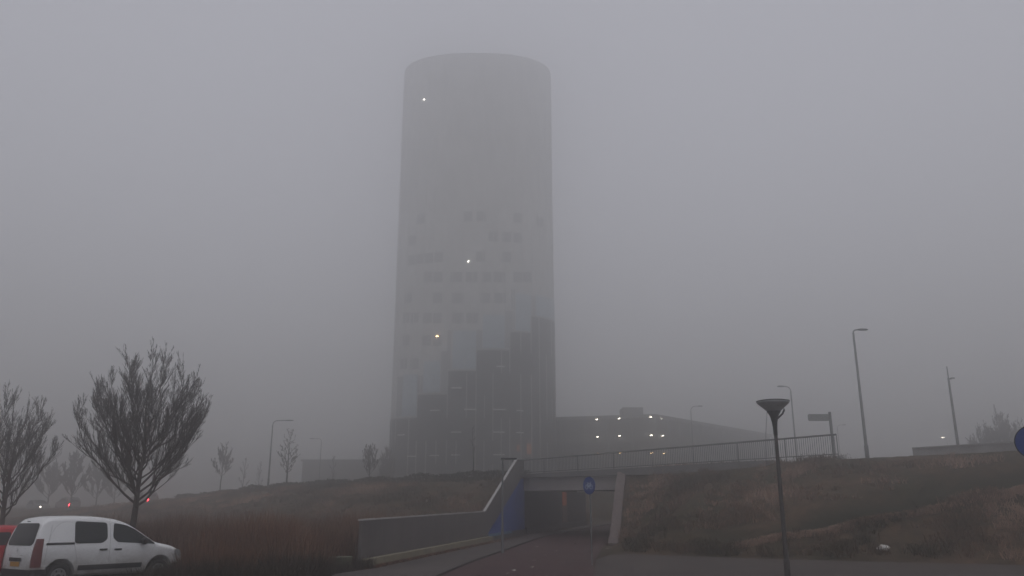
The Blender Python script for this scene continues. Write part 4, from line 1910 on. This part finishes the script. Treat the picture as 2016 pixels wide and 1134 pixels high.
mb.build('lettering', M_seam, van)

# tail lamps wrap round the corner
for sg in (-1, 1):
    mb = MB()
    rowsz = [(.55, .06, .2), (.75, .06, .2), (.95, .05, .19), (1.12, .03, .18), (1.26, .01, .17)]
    grid = []
    for z_, wr, ws in rowsz:
        line = []
        h0 = van_body.half(0, z_)
        for i in range(5):
            y_ = h0 - wr * (1 - i / 4)
            p = vr(y_, z_, .016)
            line.append((p.x, sg * (p.y + .004 * i), p.z))
        for i in range(1, 6):
            x_ = ws * i / 5
            p = vs(x_, z_, .016)
            line.append((p.x, sg * -p.y, p.z))
        grid.append(line)
    k0 = len(mb.v)
    nn = len(grid[0])
    for l_ in grid:
        mb.v += l_
    for i in range(len(grid) - 1):
        for j in range(nn - 1):
            mb.f.append((k0 + i * nn + j, k0 + i * nn + j + 1, k0 + (i + 1) * nn + j + 1, k0 + (i + 1) * nn + j))
            mb.m.append(0)
    mb.build('tail_light', M_taildark, van, smooth=True)
# bumper: dark corner band round the back
mb = MB()
for z0, z1 in ((.30, .50),):
    line0, line1 = [], []
    for z_, ln in ((z0, line0), (z1, line1)):
        xs_ = [.36, .25, .15, .06]
        for x_ in xs_:
            ln.append(vs(x_, z_, .02))
        h0 = van_body.half(0, z_)
        for i in range(13):
            ln.append(vr(-h0 + 2 * h0 * i / 12, z_, .022))
        for x_ in reversed(xs_):
            ln.append(vsl(x_, z_, .02))
    for i in range(len(line0) - 1):
        mb.face(line0[i], line0[i + 1], line1[i + 1], line1[i])
mb.build('bumper', M_black, van, smooth=False)
# front: windscreen, head lamps, grille, bumper, mirrors
mb = MB()
nn = 10
g_ = []
for i in range(nn + 1):
    x_ = 2.46 + (3.33 - 2.46) * i / nn
    z_ = lerp_sm(van_body.roof, x_)
    h_ = van_body.half(x_, z_ - .13) - .17
    g_.append([(x_ + .012, h_ * (2 * j / 8 - 1), z_ + .03 * (1 - (2 * j / 8 - 1) ** 2) + .012) for j in range(9)])
for i in range(nn):
    for j in range(8):
        mb.face(g_[i][j], g_[i + 1][j], g_[i + 1][j + 1], g_[i][j + 1])
mb.build('windscreen', M_glass, van, smooth=True)
side_patch('headlight', [(3.96, .72), (4.22, .66), (4.30, .70), (4.18, .86), (4.0, .90)], mat('headlamp_glass', (.3, .31, .32), .15, spec=.5), .012, .04)
side_patch('front_bumper', [(3.92, .30), (4.34, .32), (4.36, .50), (3.92, .50)], M_black, .012, .02)
mb = MB()
mb.box((4.455, 0, .45), (.05, .95, .16))
mb.build('grille', M_black, van)
for sg in (-1, 1):
    mb = MB()
    mb.tube([(2.92, sg * .84, 1.14), (2.94, sg * .97, 1.15), (2.96, sg * 1.05, 1.16)], [.07, .11, .06], 10)
    for i, p in enumerate(mb.v):
        mb.v[i] = (p[0], p[1], 1.17 + (p[2] - 1.17) * 1.0)
    mb.build('mirror', M_black, van, smooth=True)
for x_ in (.70, 3.50):
    for sg in (-1, 1):
        wheel(van, x_, sg * .79, .315, sg)
mb = MB()
mb.box((2.15, 0, .36), (3.3, 1.3, .3))
mb.build('underbody', M_black, van)
VPHI = R(36)
van.location = (-13.05, 21.9, -.02)
f_dir = Vector((math.sin(VPHI), math.cos(VPHI), 0))
van.rotation_euler = (R(-1.2), R(.9), math.atan2(f_dir.y, f_dir.x))


# --- red hatchback beside it
def small_car(name, label, paint, loc, rz_, head=None, tail=None, simple=False, group=None):
    bd = Body(
        4.0, .84,
        [(0, 1.05), (.08, 1.22), (.3, 1.40), (.8, 1.475), (1.5, 1.48), (2.1, 1.40), (2.6, 1.16), (2.95, .98), (3.3, .90), (3.7, .80), (3.9, .68), (4.0, .52)],
        [(0, .36), (.3, .25), (3.7, .25), (4.0, .3)],
        [(.2, .94), (.4, .99), (.6, 1.0), (.85, .985), (1.0, .95), (1.25, .83), (1.48, .70)],
        [(0, .86), (.1, .93), (.4, 1.0), (3.0, 1.0), (3.5, .95), (3.8, .82), (4.0, .62)],
        [(.3, .0), (.6, .0), (.9, .05), (1.2, .2), (1.48, .3)], .12)
    t = thing(name, label, 'car', loc, rz_, group)
    v_, f_ = bd.mesh()
    mb = MB()
    mb.v, mb.f, mb.m = v_, f_, [0] * len(f_)
    bo = mb.build('body', paint, t, smooth=True)
    if not simple:
        carve(bo, [(.72, .3, .34, -.72), (3.2, .3, .34, -.72), (.72, .3, .34, .72), (3.2, .3, .34, .72)])
        if not len(bo.data.materials):
            bo.data.materials.append(paint)
        bo.data.polygons.foreach_set('use_smooth', [True] * len(bo.data.polygons))
    for sg in (-1, 1):
        def fn(a_, b2):
            return Vector((a_ + bd.shift(a_, b2), sg * (bd.half(a_, b2) + .007), b2))
        mb = MB()
        patch(mb, round_poly([(.62, 1.0), (1.42, .97), (1.42, 1.33), (.85, 1.33)], .05), fn)
        mb.build('side_window', M_glass, t, smooth=True)
        mb = MB()
        patch(mb, round_poly([(1.48, .97), (2.5, .95), (2.05, 1.25), (1.75, 1.34), (1.48, 1.34)], .05), fn)
        mb.build('side_window', M_glass, t, smooth=True)
        mb = MB()
        patch(mb, round_poly([(sg * .5, .78), (sg * .70, .78), (sg * .66, 1.0), (sg * .5, 1.0)], .03), lambda a_, b2: bd.rear_pt(a_, b2, .012), 2)
        mb.build('tail_light', M_taildark, t)
        mb = MB()
        mb.tube([(3.86, sg * .50, .66), (3.98, sg * .47, .64)], [.10, .085], 10)
        mb.build('headlight', head if head and sg < 0 else M_rim, t)
        if tail and sg > 0:
            mb = MB()
            mb.tube([(-.02, .55, .58), (-.06, .55, .58)], .13, 10)
            mb.build('fog_lamp', tail, t)
        for x_ in (.72, 3.2):
            wheel(t, x_, sg * .73, .29, sg)
    mb = MB()
    patch(mb, round_poly([(-.5, .96), (.5, .96), (.42, 1.17), (-.42, 1.17)], .05), lambda a_, b2: bd.rear_pt(a_, b2, .01))
    mb.build('rear_window', M_glass, t, smooth=True)
    mb = MB()
    g_ = []
    for i in range(7):
        x_ = 2.12 + .75 * i / 6
        z_ = lerp_sm(bd.roof, x_)
        h_ = bd.half(x_, z_ - .12) - .16
        g_.append([(x_ + .01, h_ * (j / 4 - 1), z_ + .03 * (1 - (j / 4 - 1) ** 2) + .012) for j in range(9)])
    for i in range(6):
        for j in range(8):
            mb.face(g_[i][j], g_[i + 1][j], g_[i + 1][j + 1], g_[i][j + 1])
    mb.build('windscreen', M_glass, t, smooth=True)
    return t


rp = at(-14, 1060, 24.0)
small_car('red_car', 'red car mostly hidden behind the rear of the white van', M_redpaint, (rp.x - .85, 23.2, 0), van.rotation_euler[2])
TRAF = 'distant cars in fog on the embankment road'


def far_car(px, py, Y, toward, label):
    p = at(px, py, Y)
    s, w = sw(p.x, p.y)
    dvec = Vector((-D[0], -D[1]))
    ang = math.atan2(dvec.y, dvec.x) if not toward else math.atan2(-dvec.y, -dvec.x)
    return p, ang


def put_car(px, py, Y, toward, label):
    p, ang = far_car(px, py, Y, toward, label)
    lamp = Vector((-.04, .55, .58)) if not toward else Vector((3.98, -.48, .65))
    off_ = Matrix.Rotation(ang, 3, 'Z') @ lamp
    return small_car('distant_car', label, M_greypaint, (p.x - off_.x, p.y - off_.y, p.z - off_.z), ang, M_head if toward else None, None if toward else M_red, True, TRAF)


put_car(137, 994, 98, False, 'foggy car with a bright red rear fog lamp above the van roof')
put_car(290, 984, 90, False, 'foggy car with a red rear fog lamp behind the large tree trunk')
put_car(80, 998, 102, True, 'foggy oncoming car with a low white headlight near the left tree')
L = street_lamp(1868, 895, 1866, 861, 150, -.4, 'far street lamp with a lit white head left of the thin mast', .4, .8)
for c in children(L):
    if c.name.startswith('lamp_head'):
        c.data.materials[0] = M_head

# ------------------------------------------------------------------ air
mb = MB()
mb.box((0, 290, 39.5), (1320, 720, 82))
hz = mb.build('haze', None)
hz.data.materials.clear()
m = bpy.data.materials.new('fog_air')
m.use_nodes = True
nt = m.node_tree
nt.nodes.remove(nt.nodes['Principled BSDF'])
pv = nt.nodes.new('ShaderNodeVolumePrincipled')
pv.inputs['Color'].default_value = (.985, .983, .975, 1)
pv.inputs['Density'].default_value = .0122
pv.inputs['Anisotropy'].default_value = .88
nt.links.new(pv.outputs[0], nt.nodes['Material Output'].inputs['Volume'])
hz.data.materials.append(m)
hz['kind'] = 'stuff'
tag(hz, 'thick grey winter fog filling the air', None)

# ------------------------------------------------------------------ sky and sun
w = bpy.data.worlds.new('World')
sc.world = w
w.use_nodes = True
nt = w.node_tree
bg = nt.nodes['Background']
sky = nt.nodes.new('ShaderNodeTexSky')
sky.sky_type = 'NISHITA'
sky.sun_disc = False
sky.sun_elevation = R(70)
sky.sun_rotation = R(170)
sky.air_density = 1.0
sky.dust_density = 3.0
mxs = nt.nodes.new('ShaderNodeMix')          # an overcast veil over the clear sky
mxs.data_type = 'RGBA'
mxs.inputs['Factor'].default_value = .85
mxs.inputs['B'].default_value = (7.5, 7.5, 8.35, 1)
nt.links.new(sky.outputs[0], mxs.inputs['A'])
nt.links.new(mxs.outputs['Result'], bg.inputs['Color'])
bg.inputs['Strength'].default_value = .06
sl = bpy.data.lights.new('sun', 'SUN')
sl.energy = .5
sl.angle = R(40)
sl.color = (1, .97, .93)
so = bpy.data.objects.new('sun', sl)
COL.objects.link(so)
# sky sun_rotation is clockwise from +Y
el, az = R(70), R(170)
sd_ = Vector((math.sin(az) * math.cos(el), math.cos(az) * math.cos(el), math.sin(el)))
so.rotation_euler = sd_.to_track_quat('Z', 'Y').to_euler()

sc.view_settings.view_transform = 'Standard'
sc.view_settings.look = 'None'
sc.view_settings.exposure = .1
sc.view_settings.gamma = 1
cy = sc.cycles
cy.max_bounces = 10
cy.diffuse_bounces = 3
cy.glossy_bounces = 2
cy.volume_bounces = 7
cy.sample_clamp_indirect = 2
cy.use_denoising = True
try:
    cy.denoiser = 'OPENIMAGEDENOISE'
except Exception:
    pass
